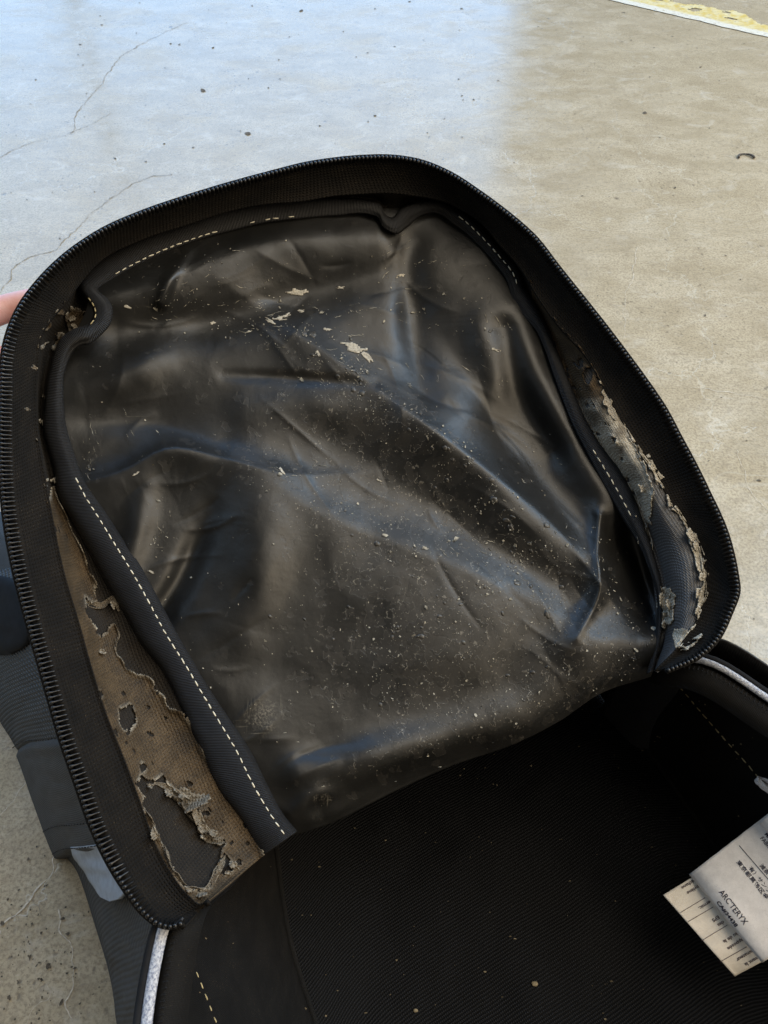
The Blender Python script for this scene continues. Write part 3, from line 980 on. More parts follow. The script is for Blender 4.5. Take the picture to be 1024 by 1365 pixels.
# keep the inward direction square to the rim
tg = np.gradient(zc, axis=0)
tg /= np.linalg.norm(tg, axis=1)[:, None]
sq = np.stack([-tg[:, 1], tg[:, 0]], -1)
sq *= np.sign((sq * inw).sum(1))[:, None]
tw = np.minimum(tw, inl * 0.45)
zb = zc + sq * tw[:, None]
dz0 = rim_depth(zc)
TL = 0.0058
dzb = dz0 + np.sqrt(np.maximum(TL**2 - (tw * dz0 / F)**2, 0.0012**2))
tdep = np.interp(sZ, [0, 0.02, 0.06, 0.3, 0.43, 0.6, 0.75, 0.95, 1], [0.006, 0.010, 0.014, 0.016, 0.022, 0.022, 0.018, 0.014, 0.010])
dT = rim_depth(tc) + tdep
PZ0, PZB, PT = at(zc, dz0), at(zb, dzb), at(tc, dT)
zmid = zc + sq * (tw * 0.35)[:, None]
rowsT = [at(zmid, dz0 + 0.35 * (dzb - dz0) + 0.0013)]
NTP = 14
for k in range(NTP):
    f = k / (NTP - 1)
    px = zb + (tc - zb) * f
    dd = dzb + 0.0011 + (dT - dzb - 0.0011) * f + 0.0022 * math.sin(math.pi * f) + 0.001 * fbm(sZ * 60, sZ * 0 + f * 2, 8)
    rowsT.append(at(px, dd))
# a narrow folded lip at the inner edge
rowsT.append(at(tc + sq * 2.2, dT - 0.0006))
rowsT.append(at(tc + sq * 3.4, dT + 0.0016))
PTp = np.array(rowsT)
LZ = np.concatenate([[0], np.cumsum(np.linalg.norm(np.diff(PZ0, axis=0), axis=1))])
uvT = np.stack([np.repeat(LZ[None], len(rowsT), 0), np.repeat(np.linspace(0, 0.025, len(rowsT))[:, None], NZ, 1)], -1)
tape = grid('zipper_tape', PTp, M['tape'], pack, uvT, solid=0.0009, flip=True)

# one coil element: a bead head on a bent shank
tv, tf = [], []
prof = [(0.0, 0.45, 0.0), (0.07, 1.0, 0.05), (0.2, 1.05, 0.1), (0.36, 0.52, 0.12), (0.8, 0.46, 0.05), (1.0, 0.35, -0.25)]
SEG = 6
for (t_, q, h_) in prof:
    for k in range(SEG):
        a = 2 * math.pi * k / SEG
        tv.append((t_ * TL, math.cos(a) * q * 0.00088, math.sin(a) * q * 0.00105 + h_ * 0.001))
tf = [tuple(f) for f in grid_faces(len(prof), SEG, True)] + [tuple(range(SEG))[::-1], tuple((len(prof) - 1) * SEG + k for k in range(SEG))]
tooth_me = mesh_from('tooth', tv, tf)
tooth_me.materials.append(M['tooth'])
PITCH_T = 0.00222
nt = int(LZ[-1] / PITCH_T)
spots = []
for k in range(nt):
    L_ = (k + 0.5) * PITCH_T
    p0 = np.array([np.interp(L_, LZ, PZ0[:, i]) for i in range(3)])
    p1 = np.array([np.interp(L_, LZ, PZB[:, i]) for i in range(3)])
    wvis = np.interp(L_, LZ, tw)
    tgv = np.array([np.interp(L_ + 5e-4, LZ, PZ0[:, i]) - np.interp(L_ - 5e-4, LZ, PZ0[:, i]) for i in range(3)])
    spots.append((wvis / np.interp(L_, LZ, dz0), p0, p1 - p0, np.cross(tgv, p1 - p0)))
order = sorted(range(nt), key=lambda k: -spots[k][0])
single = set(order[:min(270, nt)])
rv, rf = [], []


def bake(me_v, me_f, p, xdir, zdir, out_v, out_f, s=1.0):
    x = Vector(xdir).normalized(); z = Vector(zdir); z = (z - x * z.dot(x)).normalized(); y = z.cross(x)
    b0 = len(out_v)
    for v in me_v:
        out_v.append(tuple(Vector(p) + s * (x * v[0] + y * v[1] + z * v[2])))
    out_f.extend(tuple(b0 + i for i in f) for f in me_f)


for k, (vis, p0, xd, zd) in enumerate(spots):
    if np.dot(zd, -FWD) < 0:
        zd = -zd
    jit = np.array([random.uniform(-1, 1) for _ in range(3)]) * 0.00028
    if k in single:
        place('tooth', tooth_me, p0, xd + jit, zd, tape)
    else:
        bake(tv, tf, p0, xd + jit, zd, rv, rf)
if rv:
    o = link('teeth', mesh_from('teeth', rv, rf), M['tooth'], tape)
    o['kind'] = 'stuff'

# cord running along the outer edge of the coil
V, Fc, U = tube_path(at(zc - sq * 0.5, dz0 + 0.0022), 0.0009, 6)
link('coil_cord', mesh_from('coil_cord', V, Fc, U), M['tape'], tape)

# ------------------------------------------------------------------ gusset between zipper tape and binding, with its peeling coat
NG, KG = 900, 110
sG = np.linspace(0, 1, NG)
tg_ = catmull(T, sG, KT)
bg_ = catmull(BO, sG, KB)
dTg = rim_depth(tg_) + np.interp(sG, sZ, tdep) + 0.0008
dBg = rim_depth(bg_) + 0.0385
kk = np.linspace(-0.06, 1.0, KG)[:, None]
tgx = tg_[None] + (bg_ - tg_)[None] * kk[..., None]
inG = (bg_ - tg_) / np.maximum(np.linalg.norm(bg_ - tg_, axis=1), 1e-6)[:, None]
over = 10.0 * np.clip((kk - 0.9) / 0.1, 0, 1)
tgx = tgx + inG[None] * over[..., None]
bulge = 0.010 * np.sin(math.pi * np.clip(kk, 0, 1)) * np.interp(sG, [0, 0.05, 0.3, 0.42, 0.65, 0.72, 0.78, 0.86, 0.95, 1], [0.3, 0.5, 1.3, 1.0, 1.0, 0.2, -0.9, -1.1, -1.0, -0.6])[None]
ggx, ggy = tgx[..., 0], tgx[..., 1]
rum = 0.003 * fbm(ggx / 60, ggy / 60, 61, 3) * np.clip(kk, 0, 1) * np.clip(1.2 - kk, 0, 1) * 3
DG = dTg[None] + (dBg - dTg)[None] * np.clip(kk, 0, 1.05) + bulge + rum + 0.002 * (kk < 0)
PG = at(tgx, DG)
uvG = np.stack([np.concatenate([np.zeros((KG, 1)), np.cumsum(np.linalg.norm(np.diff(PG, axis=1), axis=2), 1)], 1),
                np.concatenate([np.zeros((1, NG)), np.cumsum(np.linalg.norm(np.diff(PG, axis=0), axis=2), 0)], 0)], -1)
side_shade_ = np.clip(1 - (sG[None] - 0.70) / 0.10 + 0 * kk, 0, 1)        # same cloth: shade painted into the left and upper part, lit right lighter
gus = grid('gusset', PG, M['gusset'], pack, uvG, {'side_shade': side_shade_}, solid=0.001)


def inside(poly, x, y):
    c = np.zeros(x.shape, bool)
    n_ = len(poly)
    for i in range(n_):
        (x1, y1), (x2, y2) = poly[i], poly[(i + 1) % n_]
        cond = ((y1 > y) != (y2 > y)) & (x < (x2 - x1) * (y - y1) / (y2 - y1 + 1e-9) + x1)
        c ^= cond
    return c


wxg = ggx + 9 * fbm(ggx / 9, ggy / 9, 71, 3) + 12 * fbm(ggx / 28, ggy / 28, 73, 2)
wyg = ggy + 9 * fbm(ggx / 9, ggy / 9, 72, 3) + 12 * fbm(ggx / 28, ggy / 28, 74, 2)
HOLES = [[(186, 1036), (204, 1046), (218, 1040), (230, 1054), (250, 1080), (262, 1096), (272, 1116), (303, 1122), (292, 1150), (276, 1184), (252, 1182), (230, 1166), (219, 1132), (206, 1104), (192, 1074)],
         [(114, 800), (134, 806), (152, 796), (160, 828), (142, 836), (132, 852), (122, 826)],
         [(164, 948), (180, 946), (183, 966), (172, 976), (163, 968)],
         [(186, 1016), (194, 1014), (196, 1026), (187, 1028)], [(290, 1150), (306, 1140), (312, 1160), (296, 1168)]]
KEEP_R = [[(700, 350), (745, 432), (784, 477), (812, 522), (842, 582), (868, 640), (868, 700), (852, 694), (832, 646), (800, 610), (760, 530), (715, 410)],
          [(838, 700), (860, 694), (868, 736), (858, 744), (844, 734)],
          [(878, 782), (898, 784), (900, 800), (895, 834), (880, 836), (874, 810)],
          [(822, 548), (844, 572), (875, 624), (892, 660), (919, 700), (935, 728), (944, 763), (940, 806), (932, 838), (930, 826), (936, 770), (918, 712), (892, 668), (858, 608), (832, 562)],
          [(902, 838), (945, 830), (945, 852), (915, 872), (898, 862)]]
left_side = sG[None] + 0 * kk < 0.415
keep = np.zeros(ggx.shape, bool)
kl = (np.clip(kk, 0, 1) + 0 * ggx < 0.66 + 0.5 * fbm(ggx / 40, ggy / 40, 81, 3) + 0.4 * np.clip((ggy - 900) / 80, 0, 1))
lower = ggy > 655 + 60 * fbm(ggx / 20, ggy / 20, 82, 3)
keep |= left_side & lower & kl
upper_p = (fbm(ggx / 16, ggy / 16, 83, 4) > 0.10) & (ggy < 660) & (ggy > 380)
keep |= left_side & upper_p
for h_ in HOLES:
    keep &= ~inside(h_, wxg, wyg)
small = fbm(ggx / 11, ggy / 11, 84, 4) + 0.10 * fbm(ggx / 60, ggy / 60, 85)
keep &= ~((small > 0.285) & left_side)
for h_ in KEEP_R:
    keep |= inside(h_, wxg, wyg) & ~left_side
keep &= ~((fbm(ggx / 9, ggy / 9, 86, 3) > 0.29) & ~left_side)
# the hole in the brown coat near the top of the right side
keep &= ~(((wxg - 785) / 7)**2 + ((wyg - 502) / 12)**2 < 1)


def blur(a, r):
    k = np.ones(2 * r + 1) / (2 * r + 1)
    a = np.apply_along_axis(lambda m: np.convolve(np.pad(m, r, mode='edge'), k, 'valid'), 0, a)
    return np.apply_along_axis(lambda m: np.convolve(np.pad(m, r, mode='edge'), k, 'valid'), 1, a)


soft = blur(keep.astype(float), 4)
edge = np.clip(1.0 - soft, 0, 1) * 2
lifted = 0.00045 + 0.0026 * np.clip(edge, 0, 1) * (0.35 + 1.2 * np.clip(fbm(ggx / 24, ggy / 24, 91, 3) + 0.4, 0, 1))
DC = DG - lifted
pale = np.where(left_side, 0.75 * np.clip((edge - 0.25) * 1.4, 0, 1) * np.clip(0.5 + 2 * fbm(ggx / 14, ggy / 14, 92), 0, 1),
                np.clip((ggy - 525 + 60 * fbm(ggx / 18, ggy / 18, 94, 3)) / 60, 0, 1) * np.clip(0.85 + 1.4 * fbm(ggx / 12, ggy / 12, 93, 3), 0.2, 1))
fm = keep[:-1, :-1] & keep[1:, :-1] & keep[:-1, 1:] & keep[1:, 1:]
ls_ = left_side[:-1, :-1]
coat = grid('coating', at(tgx, DC), M['coating'], gus, uvG, {'pale': pale}, solid=0.00055, mask=fm & ls_)
coat['label'] = 'brown coating peeling off the left gusset in ragged patches'
coat = grid('coating', at(tgx, DC), M['coating'], gus, uvG, {'pale': pale}, solid=0.00055, mask=fm & ~ls_)
coat['label'] = 'pale tan remains of coating on the right gusset'


# curled flakes that stand away from the gusset
def flake(name, px, py, size, ang, depth_off, mat, parent, curl=0.5, seed=0, depth=None, pale_v=0.6, aspect=0.55):
    n_ = 11
    gx, gy = np.meshgrid(np.linspace(-1, 1, n_), np.linspace(-1, 1, n_))
    r_ = np.hypot(gx, gy)
    ok = (r_ < 0.62 + 0.9 * (fbm(gx * 1.6 + seed * 3.1, gy * 1.6, 100 + seed, 3) + 0.15))
    fm_ = ok[:-1, :-1] & ok[1:, 1:] & ok[1:, :-1] & ok[:-1, 1:]
    if fm_.sum() < 6:
        fm_ = (r_ < 0.8)[:-1, :-1]
    c, s = math.cos(ang), math.sin(ang)
    x = px + size * (gx * c - gy * aspect * s)
    y = py + size * (gx * s + gy * aspect * c)
    d0 = depth if depth is not None else float(DG.ravel()[np.argmin((ggx - px)**2 + (ggy - py)**2)])
    lift2 = depth_off + curl * size * 0.00036 * np.clip(gy, 0, 1)**1.5 * 1.6 + 0.0007 * fbm(gx * 2, gy * 2, seed + 7)
    P_ = at(np.stack([x, y], -1), d0 - lift2)
    return grid(name, P_, mat, parent, flap_uv(P_), {'pale': np.full(x.shape, pale_v)}, solid=0.0004, mask=fm_)


FL = [(258, 1068, 30, -0.45), (244, 1058, 20, 0.5), (264, 1088, 18, 1.2), (312, 1152, 13, 0.9), (305, 1163, 9, 0.2), (225, 1056, 12, 0.6), (200, 1047, 9, 0.1),
      (152, 806, 10, 1.0), (136, 868, 8, 0.4), (286, 1110, 12, 0.7), (252, 1186, 12, 0.5), (884, 800, 13, 1.5), (888, 818, 11, 1.4), (922, 712, 15, 1.0), (914, 690, 12, 0.9),
      (855, 716, 15, 1.45), (853, 690, 11, 1.3), (928, 846, 13, -0.5), (912, 862, 11, -0.4), (932, 790, 10, 1.6), (935, 850, 8, 0.3), (856, 650, 10, 1.2), (803, 508, 8, 1.3),
      (905, 676, 12, 0.9), (928, 728, 12, 1.3), (936, 768, 11, 1.5), (930, 815, 10, 1.8), (845, 668, 12, 1.2), (862, 732, 10, 1.5), (893, 806, 10, 1.2), (886, 832, 9, 1.6),
      (870, 622, 9, 0.9), (884, 645, 9, 0.9), (920, 858, 12, -0.6), (272, 1106, 16, 0.9), (206, 1112, 13, 1.1), (268, 1190, 14, -0.3), (96, 424, 13, 0.3), (100, 436, 10, 1.2), (46, 490, 7, 0.6), (36, 545, 6, 0.3)]
for i, (x_, y_, s_, a_) in enumerate(FL):
    if x_ < 60:
        j = int(np.argmin((zc[:, 0] - x_)**2 + (zc[:, 1] - y_)**2))
        flake('coating_flake', x_, y_, s_, a_, 0.0, M['coating'], gus, 0.2, i, depth=float(dzb[j] + 0.001), pale_v=0.2)
    else:
        flake('coating_flake', x_, y_, s_ * 0.95, a_, 0.0018, M['coating'], gus, 1.3, i, pale_v=0.9 if x_ > 600 else 0.3)

def curl_strip(pts, side, rad_px, seed, pale_v):
    p = catmull(np.array(pts, float), np.linspace(0, 1, 40))
    tg2 = np.gradient(p, axis=0)
    tg2 /= np.linalg.norm(tg2, axis=1)[:, None]
    nn = np.stack([-tg2[:, 1], tg2[:, 0]], -1) * side
    sq_ = np.linspace(0, 1, 40)
    d0 = np.array([DG.ravel()[np.argmin((ggx - a)**2 + (ggy - b)**2)] for a, b in p])
    R = rad_px * (0.55 + 0.9 * vnoise(sq_ * 7, sq_ * 0, seed)) * np.clip(np.sin(math.pi * np.clip(sq_, 0.04, 0.96)) * 2.5, 0.2, 1)
    ph_max = 1.1 + 1.9 * vnoise(sq_ * 9, sq_ * 0 + 3, seed + 1)
    rows_ = []
    for f_ in np.linspace(-0.6, 1, 12):
        if f_ < 0:
            off2, lift3 = f_ * R * 1.6, np.full(40, 0.0007)
        else:
            ph = f_ * ph_max
            off2, lift3 = R * np.sin(ph), 0.0007 + R * (1 - np.cos(ph)) * 0.00034
        jag = 1.6 * fbm(sq_ * 26, sq_ * 0 + f_ * 2, seed + 5, 2) * max(f_, 0)
        px = p + nn * (off2 + jag)[:, None]
        rows_.append(at(px, d0 - lift3))
    P_ = np.array(rows_)
    L_ = np.linspace(0, 1, 40) * 0.03
    uv_ = np.stack([np.repeat(L_[None], 12, 0) + seed, np.repeat(np.linspace(0, 0.006, 12)[:, None], 40, 1)], -1)
    o_ = grid('coating_curl', P_, M['coating'], gus, uv_, {'pale': np.full((12, 40), pale_v)}, solid=0.0003)
    return o_


for i, (pts, sd_, rd, pv) in enumerate([
        ([(205, 1043), (222, 1048), (240, 1064), (256, 1086), (266, 1100)], 1, 5.0, 0.22), ([(266, 1100), (276, 1117), (300, 1123)], 1, 4.0, 0.2),
        ([(190, 1076), (205, 1106), (218, 1134), (229, 1162), (248, 1181)], -1, 3.5, 0.2), ([(250, 1183), (274, 1187), (290, 1162), (301, 1140)], -1, 3.5, 0.25),
        ([(114, 801), (134, 807), (151, 798), (159, 815)], 1, 3.5, 0.15), ([(848, 586), (874, 628), (895, 664), (915, 696), (932, 724)], 1, 5.0, 0.95),
        ([(934, 728), (942, 765), (940, 806), (928, 836)], 1, 5.0, 0.9), ([(824, 628), (843, 660), (854, 692), (864, 730), (868, 744)], -1, 6.0, 0.95),
        ([(884, 786), (889, 810), (884, 836)], -1, 7.0, 0.9), ([(900, 862), (922, 852), (943, 840)], 1, 6.5, 0.95), ([(806, 516), (812, 540), (822, 560)], 1, 4.5, 0.7)]):
    curl_strip(pts, sd_, rd, 600 + 11 * i, pv)

# chips of pale coat lying on the lining
CH = [(470, 463, 27, 0.10), (490, 476, 15, 0.9), (397, 389, 19, -0.05), (372, 424, 12, 0.0), (360, 428, 10, 0.5), (381, 420, 9, -0.3), (402, 414, 7, 0.0), (332, 442, 6, -0.2), (170, 409, 9, 0.3),
      (180, 632, 8, -0.5), (376, 628, 9, 0.8), (436, 439, 8, 0.2), (284, 430, 6, -0.3), (455, 383, 7, 0.0), (535, 367, 8, -0.3), (660, 466, 8, 0.3), (201, 762, 6, 0.5), (424, 471, 6, 1.1), (505, 640, 5, 0.5)]
for i, (x_, y_, s_, a_) in enumerate(CH):
    d_ = float(lining_depth(np.array([[float(x_)]]), np.array([[float(y_)]]))[0, 0])
    n_ = 17
    gx, gy = np.meshgrid(np.linspace(-1, 1, n_), np.linspace(-1, 1, n_))
    asp = 0.34
    c, s = math.cos(a_), math.sin(a_)
    x = x_ + s_ * (gx * c - gy * asp * s)
    y = y_ + s_ * (gx * s + gy * asp * c)
    ok = (np.hypot(gx, gy) < 0.72 + 1.5 * fbm(gx * 2.6 + i * 5.3, gy * 2.0 + i, 140 + i, 4))
    fm_ = ok[:-1, :-1] & ok[1:, 1:] & ok[1:, :-1] & ok[:-1, 1:]
    if fm_.sum() < 8:
        fm_ = (np.hypot(gx, gy) < 0.7)[:-1, :-1]
    P_ = at(np.stack([x, y], -1), lining_depth(x, y) - 0.0004)
    grid('chip', P_, M['chip'], lining, flap_uv(P_), solid=0.0002, mask=fm_)

# dust, specks and scratch marks scattered over the lining
def gauss2(x, y, px, py, sx, sy, ang):
    c, s_ = math.cos(ang), math.sin(ang)
    u, v = (x - px) * c + (y - py) * s_, -(x - px) * s_ + (y - py) * c
    return np.exp(-(u / sx)**2 - (v / sy)**2)


def speck_density(x, y):
    d = (1.0 * gauss2(x, y, 500, 520, 200, 22, 0.66) + 0.9 * gauss2(x, y, 620, 640, 200, 26, 0.70) + 0.75 * gauss2(x, y, 480, 705, 130, 22, 0.45)
         + 0.8 * gauss2(x, y, 700, 770, 90, 34, 0.6) + 0.45 * gauss2(x, y, 590, 850, 190, 85, 0.0) + 0.55 * gauss2(x, y, 700, 925, 170, 26, -0.40)
         + 0.5 * gauss2(x, y, 390, 420, 120, 40, 0.1) + 0.30 * gauss2(x, y, 250, 390, 110, 26, -0.3) + 0.45 * gauss2(x, y, 118, 620, 10, 45, 0.25)
         + 0.45 * gauss2(x, y, 212, 715, 16, 46, -0.1) + 0.35 * gauss2(x, y, 235, 608, 55, 10, -0.3) + 0.3 * gauss2(x, y, 560, 380, 60, 50, 0.0)
         + 0.4 * gauss2(x, y, 790, 755, 20, 46, 0.0) + 0.25 * gauss2(x, y, 640, 420, 20, 90, -0.3) + 0.018)
    n_ = fbm(x / 16, y / 16, 501, 3)
    return d * np.clip(0.35 + 2.6 * n_, 0.02, 1.6)


def in_lining(x, y):
    return inside([(a, b) for a, b in BI], x, y)


cx_, cy_ = rng.uniform(80, 880, 90000), rng.uniform(290, 1100, 90000)
okp = (rng.uniform(0, 1, 90000) < speck_density(cx_, cy_) * 0.34) & in_lining(cx_, cy_)
cx_, cy_ = cx_[okp][:8000], cy_[okp][:8000]
ns_ = len(cx_)
big_ = rng.uniform(0, 1, ns_)
rad = np.where(big_ > 0.985, rng.uniform(2.6, 4.6, ns_), np.where(big_ > 0.86, rng.uniform(1.3, 2.4, ns_), rng.uniform(0.45, 1.15, ns_)))
ang_ = 0.65 + rng.normal(0, 0.7, ns_)
asp_ = rng.uniform(0.25, 0.9, ns_)
NP = 7
th = np.linspace(0, 2 * math.pi, NP, endpoint=False)[None] + rng.uniform(-0.3, 0.3, (ns_, NP))
rr_ = rad[:, None] * rng.uniform(0.45, 1.25, (ns_, NP))
ux, uy = rr_ * np.cos(th), rr_ * np.sin(th) * asp_[:, None]
sx_ = cx_[:, None] + ux * np.cos(ang_)[:, None] - uy * np.sin(ang_)[:, None]
sy_ = cy_[:, None] + ux * np.sin(ang_)[:, None] + uy * np.cos(ang_)[:, None]
dd_ = lining_depth(sx_, sy_) - 0.00032 - rng.uniform(0, 0.00035, (ns_, NP)) * np.clip(rad, 0, 2)[:, None]
VS = [at(np.stack([sx_, sy_], -1), dd_).reshape(-1, 3)]
FS = [tuple(range(i * NP, i * NP + NP)) for i in range(ns_)]
nb_ = ns_ * NP
# scratches and arcs: thin tapered strips, broken here and there
SCR = []
_r = random.Random(5)
for (px, py, sx, sy, an, cnt, l0_, l1_) in [(400, 410, 110, 40, 0.05, 46, 8, 34), (250, 385, 80, 22, -0.45, 22, 8, 26), (480, 500, 110, 26, 0.7, 36, 8, 26), (205, 415, 40, 16, 0.4, 12, 6, 20),
                                           (118, 610, 10, 50, 1.25, 12, 10, 36), (170, 570, 30, 22, 1.1, 12, 6, 22), (215, 700, 16, 46, 1.3, 12, 6, 24), (650, 735, 120, 16, 0.68, 30, 8, 30),
                                           (560, 360, 50, 45, -0.4, 20, 8, 28), (600, 850, 160, 90, 0.5, 50, 3, 10), (380, 628, 50, 10, 0.1, 10, 6, 26), (800, 740, 14, 45, 1.4, 14, 6, 18),
                                           (500, 700, 120, 26, 0.5, 30, 4, 12), (660, 440, 26, 80, 1.1, 12, 8, 30), (460, 1010, 140, 40, -0.3, 16, 4, 14), (700, 640, 90, 30, 0.7, 24, 4, 12)]:
    for _ in range(int(cnt * 0.6)):
        SCR.append((px + _r.gauss(0, sx * 0.6), py + _r.gauss(0, sy * 0.6), an + _r.gauss(0, 0.2), _r.uniform(l0_, l1_) * 0.62, _r.uniform(0.2, 0.55), _r.gauss(0, 0.06)))
SCR = [q_ for q_ in SCR if in_lining(np.array([q_[0]]), np.array([q_[1]]))[0]]
q_ = np.array(SCR)
kq = 7
u = np.linspace(-0.5, 0.5, kq)[None]
px, py, an, ln, wd, bow = [q_[:, i:i + 1] for i in range(6)]
vq = bow * ln * (u * u * 4 - 0.5) + rng.normal(0, 0.35, (len(q_), kq))
wq = wd * np.clip(1 - (2 * u)**2, 0.08, 1) * rng.uniform(0.25, 1.2, (len(q_), kq))
sd = np.array([-1, 1])[None, :, None]
off_ = vq[:, None] + sd * wq[:, None]
x = px[..., None] + (u * ln * np.cos(an))[:, None] - off_ * np.sin(an)[..., None]
y = py[..., None] + (u * ln * np.sin(an))[:, None] + off_ * np.cos(an)[..., None]
VS.append(at(np.stack([x, y], -1), lining_depth(x, y) - 0.00035).reshape(-1, 3))
for i in range(len(q_)):
    b0_ = nb_ + i * 2 * kq
    for k in range(kq - 1):
        if _r.random() < 0.8:
            FS.append((b0_ + k, b0_ + k + 1, b0_ + kq + k + 1, b0_ + kq + k))
# blisters: low domes where the coat has bubbled
bx_, by_ = rng.uniform(80, 880, 60000), rng.uniform(290, 1100, 60000)
okb = (rng.uniform(0, 1, 60000) < (speck_density(bx_, by_) - 0.05) * 0.055) & in_lining(bx_, by_) & (by_ > 440)
bx_, by_ = bx_[okb][:1300], by_[okb][:1300]
nbl = len(bx_)
NPB = 9
rb_ = rng.uniform(1.4, 4.2, nbl) * rng.choice([1, 1, 1, 1.8], nbl)
angb, aspb = 0.65 + rng.normal(0, 0.5, nbl), rng.uniform(0.45, 0.95, nbl)
thb = np.linspace(0, 2 * math.pi, NPB, endpoint=False)[None]
lob = rng.uniform(0.7, 1.25, (nbl, NPB))
rings = []
for fr_b, hb in ((1.0, -0.00025), (0.72, 0.00022), (0.35, 0.00030)):
    r0b = rb_[:, None] * lob * fr_b
    ux, uy = r0b * np.cos(thb), r0b * np.sin(thb) * aspb[:, None]
    x = bx_[:, None] + ux * np.cos(angb)[:, None] - uy * np.sin(angb)[:, None]
    y = by_[:, None] + ux * np.sin(angb)[:, None] + uy * np.cos(angb)[:, None]
    rings.append(at(np.stack([x, y], -1), lining_depth(x, y) - hb * np.clip(rb_ / 3, 0.6, 1.6)[:, None]))
RB = np.stack(rings, 1).reshape(-1, 3)
FB = []
for i in range(nbl):
    b0_ = i * 3 * NPB
    for rg_ in range(2):
        for k in range(NPB):
            k2 = (k + 1) % NPB
            FB.append((b0_ + rg_ * NPB + k, b0_ + rg_ * NPB + k2, b0_ + (rg_ + 1) * NPB + k2, b0_ + (rg_ + 1) * NPB + k))
    FB.append(tuple(b0_ + 2 * NPB + k for k in range(NPB)))
o = link('blisters', mesh_from('blisters', RB, FB), M['blister'], lining)
o['kind'] = 'stuff'
o = link('specks', mesh_from('specks', np.concatenate(VS), FS, smooth=False), M['speck'], lining)
o['kind'] = 'stuff'

# ------------------------------------------------------------------ outer shell of the flap, seen from behind only
loop = np.concatenate([catmull(Z, np.linspace(0, 1, 200), KZ),
                       side_curve([(882, 888), (860, 884), (760, 920), (620, 978), (480, 1036), (395, 1082), (352, 1112), (300, 1168), (262, 1205)], 60)])
l0 = np.concatenate([np.full(200, 0.0035), np.full(60, 0.048)])
ctr = np.array([500., 680.])
rowsS = []
for sc_, off in [(0.999, 0.0), (0.992, 0.018), (0.985, 0.04), (0.96, 0.058), (0.9, 0.066), (0.7, 0.07), (0.4, 0.072), (0.0, 0.072)]:
    px = ctr + (loop - ctr) * sc_
    rowsS.append(at(px, rim_depth(px) + np.maximum(l0, off + 0.0035)))
PS = np.array(rowsS)
grid('flap_shell', PS, M['shell'], pack, flap_uv(PS), close_c=True, solid=0.001, flip='away')

# ------------------------------------------------------------------ body of the pack
A_ = np.array([-0.5, 0.866, 0.0])        # along the pack, away from the camera


def long_curve(pts, ext=0.30, n_=70, swing=0.0):
    """photo points with heights, carried on beyond the frame along the pack"""
    p = np.array([at_z(np.array([a, b], float), z) for a, b, z in pts])
    tail = p[-1] - p[-2]
    tail /= np.linalg.norm(tail)
    d = tail * 0.5 - A_ * 0.5
    d[2] = 0
    d /= np.linalg.norm(d)
    extra = [p[-1] + d * ext * q + np.array([0, 0, 0.0]) for q in (0.25, 0.6, 1.0)]
    p = np.concatenate([p, extra])
    L = np.concatenate([[0], np.cumsum(np.linalg.norm(np.diff(p, axis=0), axis=1))])
    return catmull(p, np.linspace(0, 1, n_), L / L[-1])


Lrim = long_curve([(330, 1110, .110), (268, 1180, .140), (218, 1240, .172), (207, 1290, .170), (196, 1365, .166)])
Lst = long_curve([(300, 1120, .10), (232, 1225, .125), (262, 1300, .12), (287, 1365, .118)])
Lseam = long_curve([(345, 980, .035), (366, 1120, .04), (385, 1250, .04), (420, 1365, .04)])
Lin = long_curve([(440, 930, .02), (452, 1080, .022), (480, 1230, .022), (520, 1365, .022)])
Mid = long_curve([(580, 880, .018), (600, 1000, .02), (650, 1200, .02), (705, 1365, .02)])
Rin = long_curve([(680, 840, .02), (740, 960, .035), (815, 1070, .038), (880, 1180, .03), (950, 1330, .024)])
Rseam = long_curve([(740, 830, .03), (798, 918, .035), (870, 1010, .034), (950, 1125, .032), (1015, 1230, .03)])
Rst = long_curve([(820, 820, .09), (885, 893, .105), (950, 970, .11), (1010, 1040, .11), (1075, 1120, .11)])
Rrim = long_curve([(840, 850, .150), (900, 878, .168), (936, 882, .176), (1024, 933, .176), (1100, 985, .172)])
CUR = [Lrim, Lst, Lseam, Lin, Mid, Rin, Rseam, Rst, Rrim]


def cross_loft(curves, n_):
    C_ = np.array(curves)                       # (k, m, 3)
    out = []
    kn = np.linspace(0, 1, len(curves))
    for j in range(C_.shape[1]):
        out.append(catmull(C_[:, j], np.linspace(0, 1, n_), kn))
    return np.array(out)


def body_uv(P):
    W_ = np.array([0.866, 0.5, 0.0])
    return np.stack([P @ W_, P @ A_ + 0.0 * P[..., 2]], -1)


def loft_part(name, curves, n_, mat, noise_amp=0.0, seed=0, solid=0.001, lift_z=0.0):
    P = cross_loft(curves, n_)
    # smooth along the length too
    P = np.stack([catmull(P[:, j], np.linspace(0, 1, 160), np.linspace(0, 1, P.shape[0])) for j in range(P.shape[1])], 1)
    P = P.copy()
    P[..., 2] += noise_amp * fbm(P[..., 0] * 18, P[..., 1] * 18, seed, 3) + lift_z
    L1 = np.concatenate([np.zeros((P.shape[0], 1)), np.cumsum(np.linalg.norm(np.diff(P, axis=1), axis=2), 1)], 1)
    L0 = np.concatenate([np.zeros((1, P.shape[1])), np.cumsum(np.linalg.norm(np.diff(P, axis=0), axis=2), 0)], 0)
    return grid(name, P, mat, pack, np.stack([L1, L0], -1), solid=solid, flip=False), P


back, Pback = loft_part('back_panel', [Lseam, Lin, Mid, Rin, Rseam], 90, M['knit'], 0.013, 201)
lw, Plw = loft_part('side_wall', [Lrim, Lst, Lseam], 40, M['inner'], 0.004, 203, lift_z=0.0006)
rw, Prw = loft_part('side_wall', [Rseam, Rst, Rrim], 50, M['inner'], 0.004, 204, lift_z=0.0006)
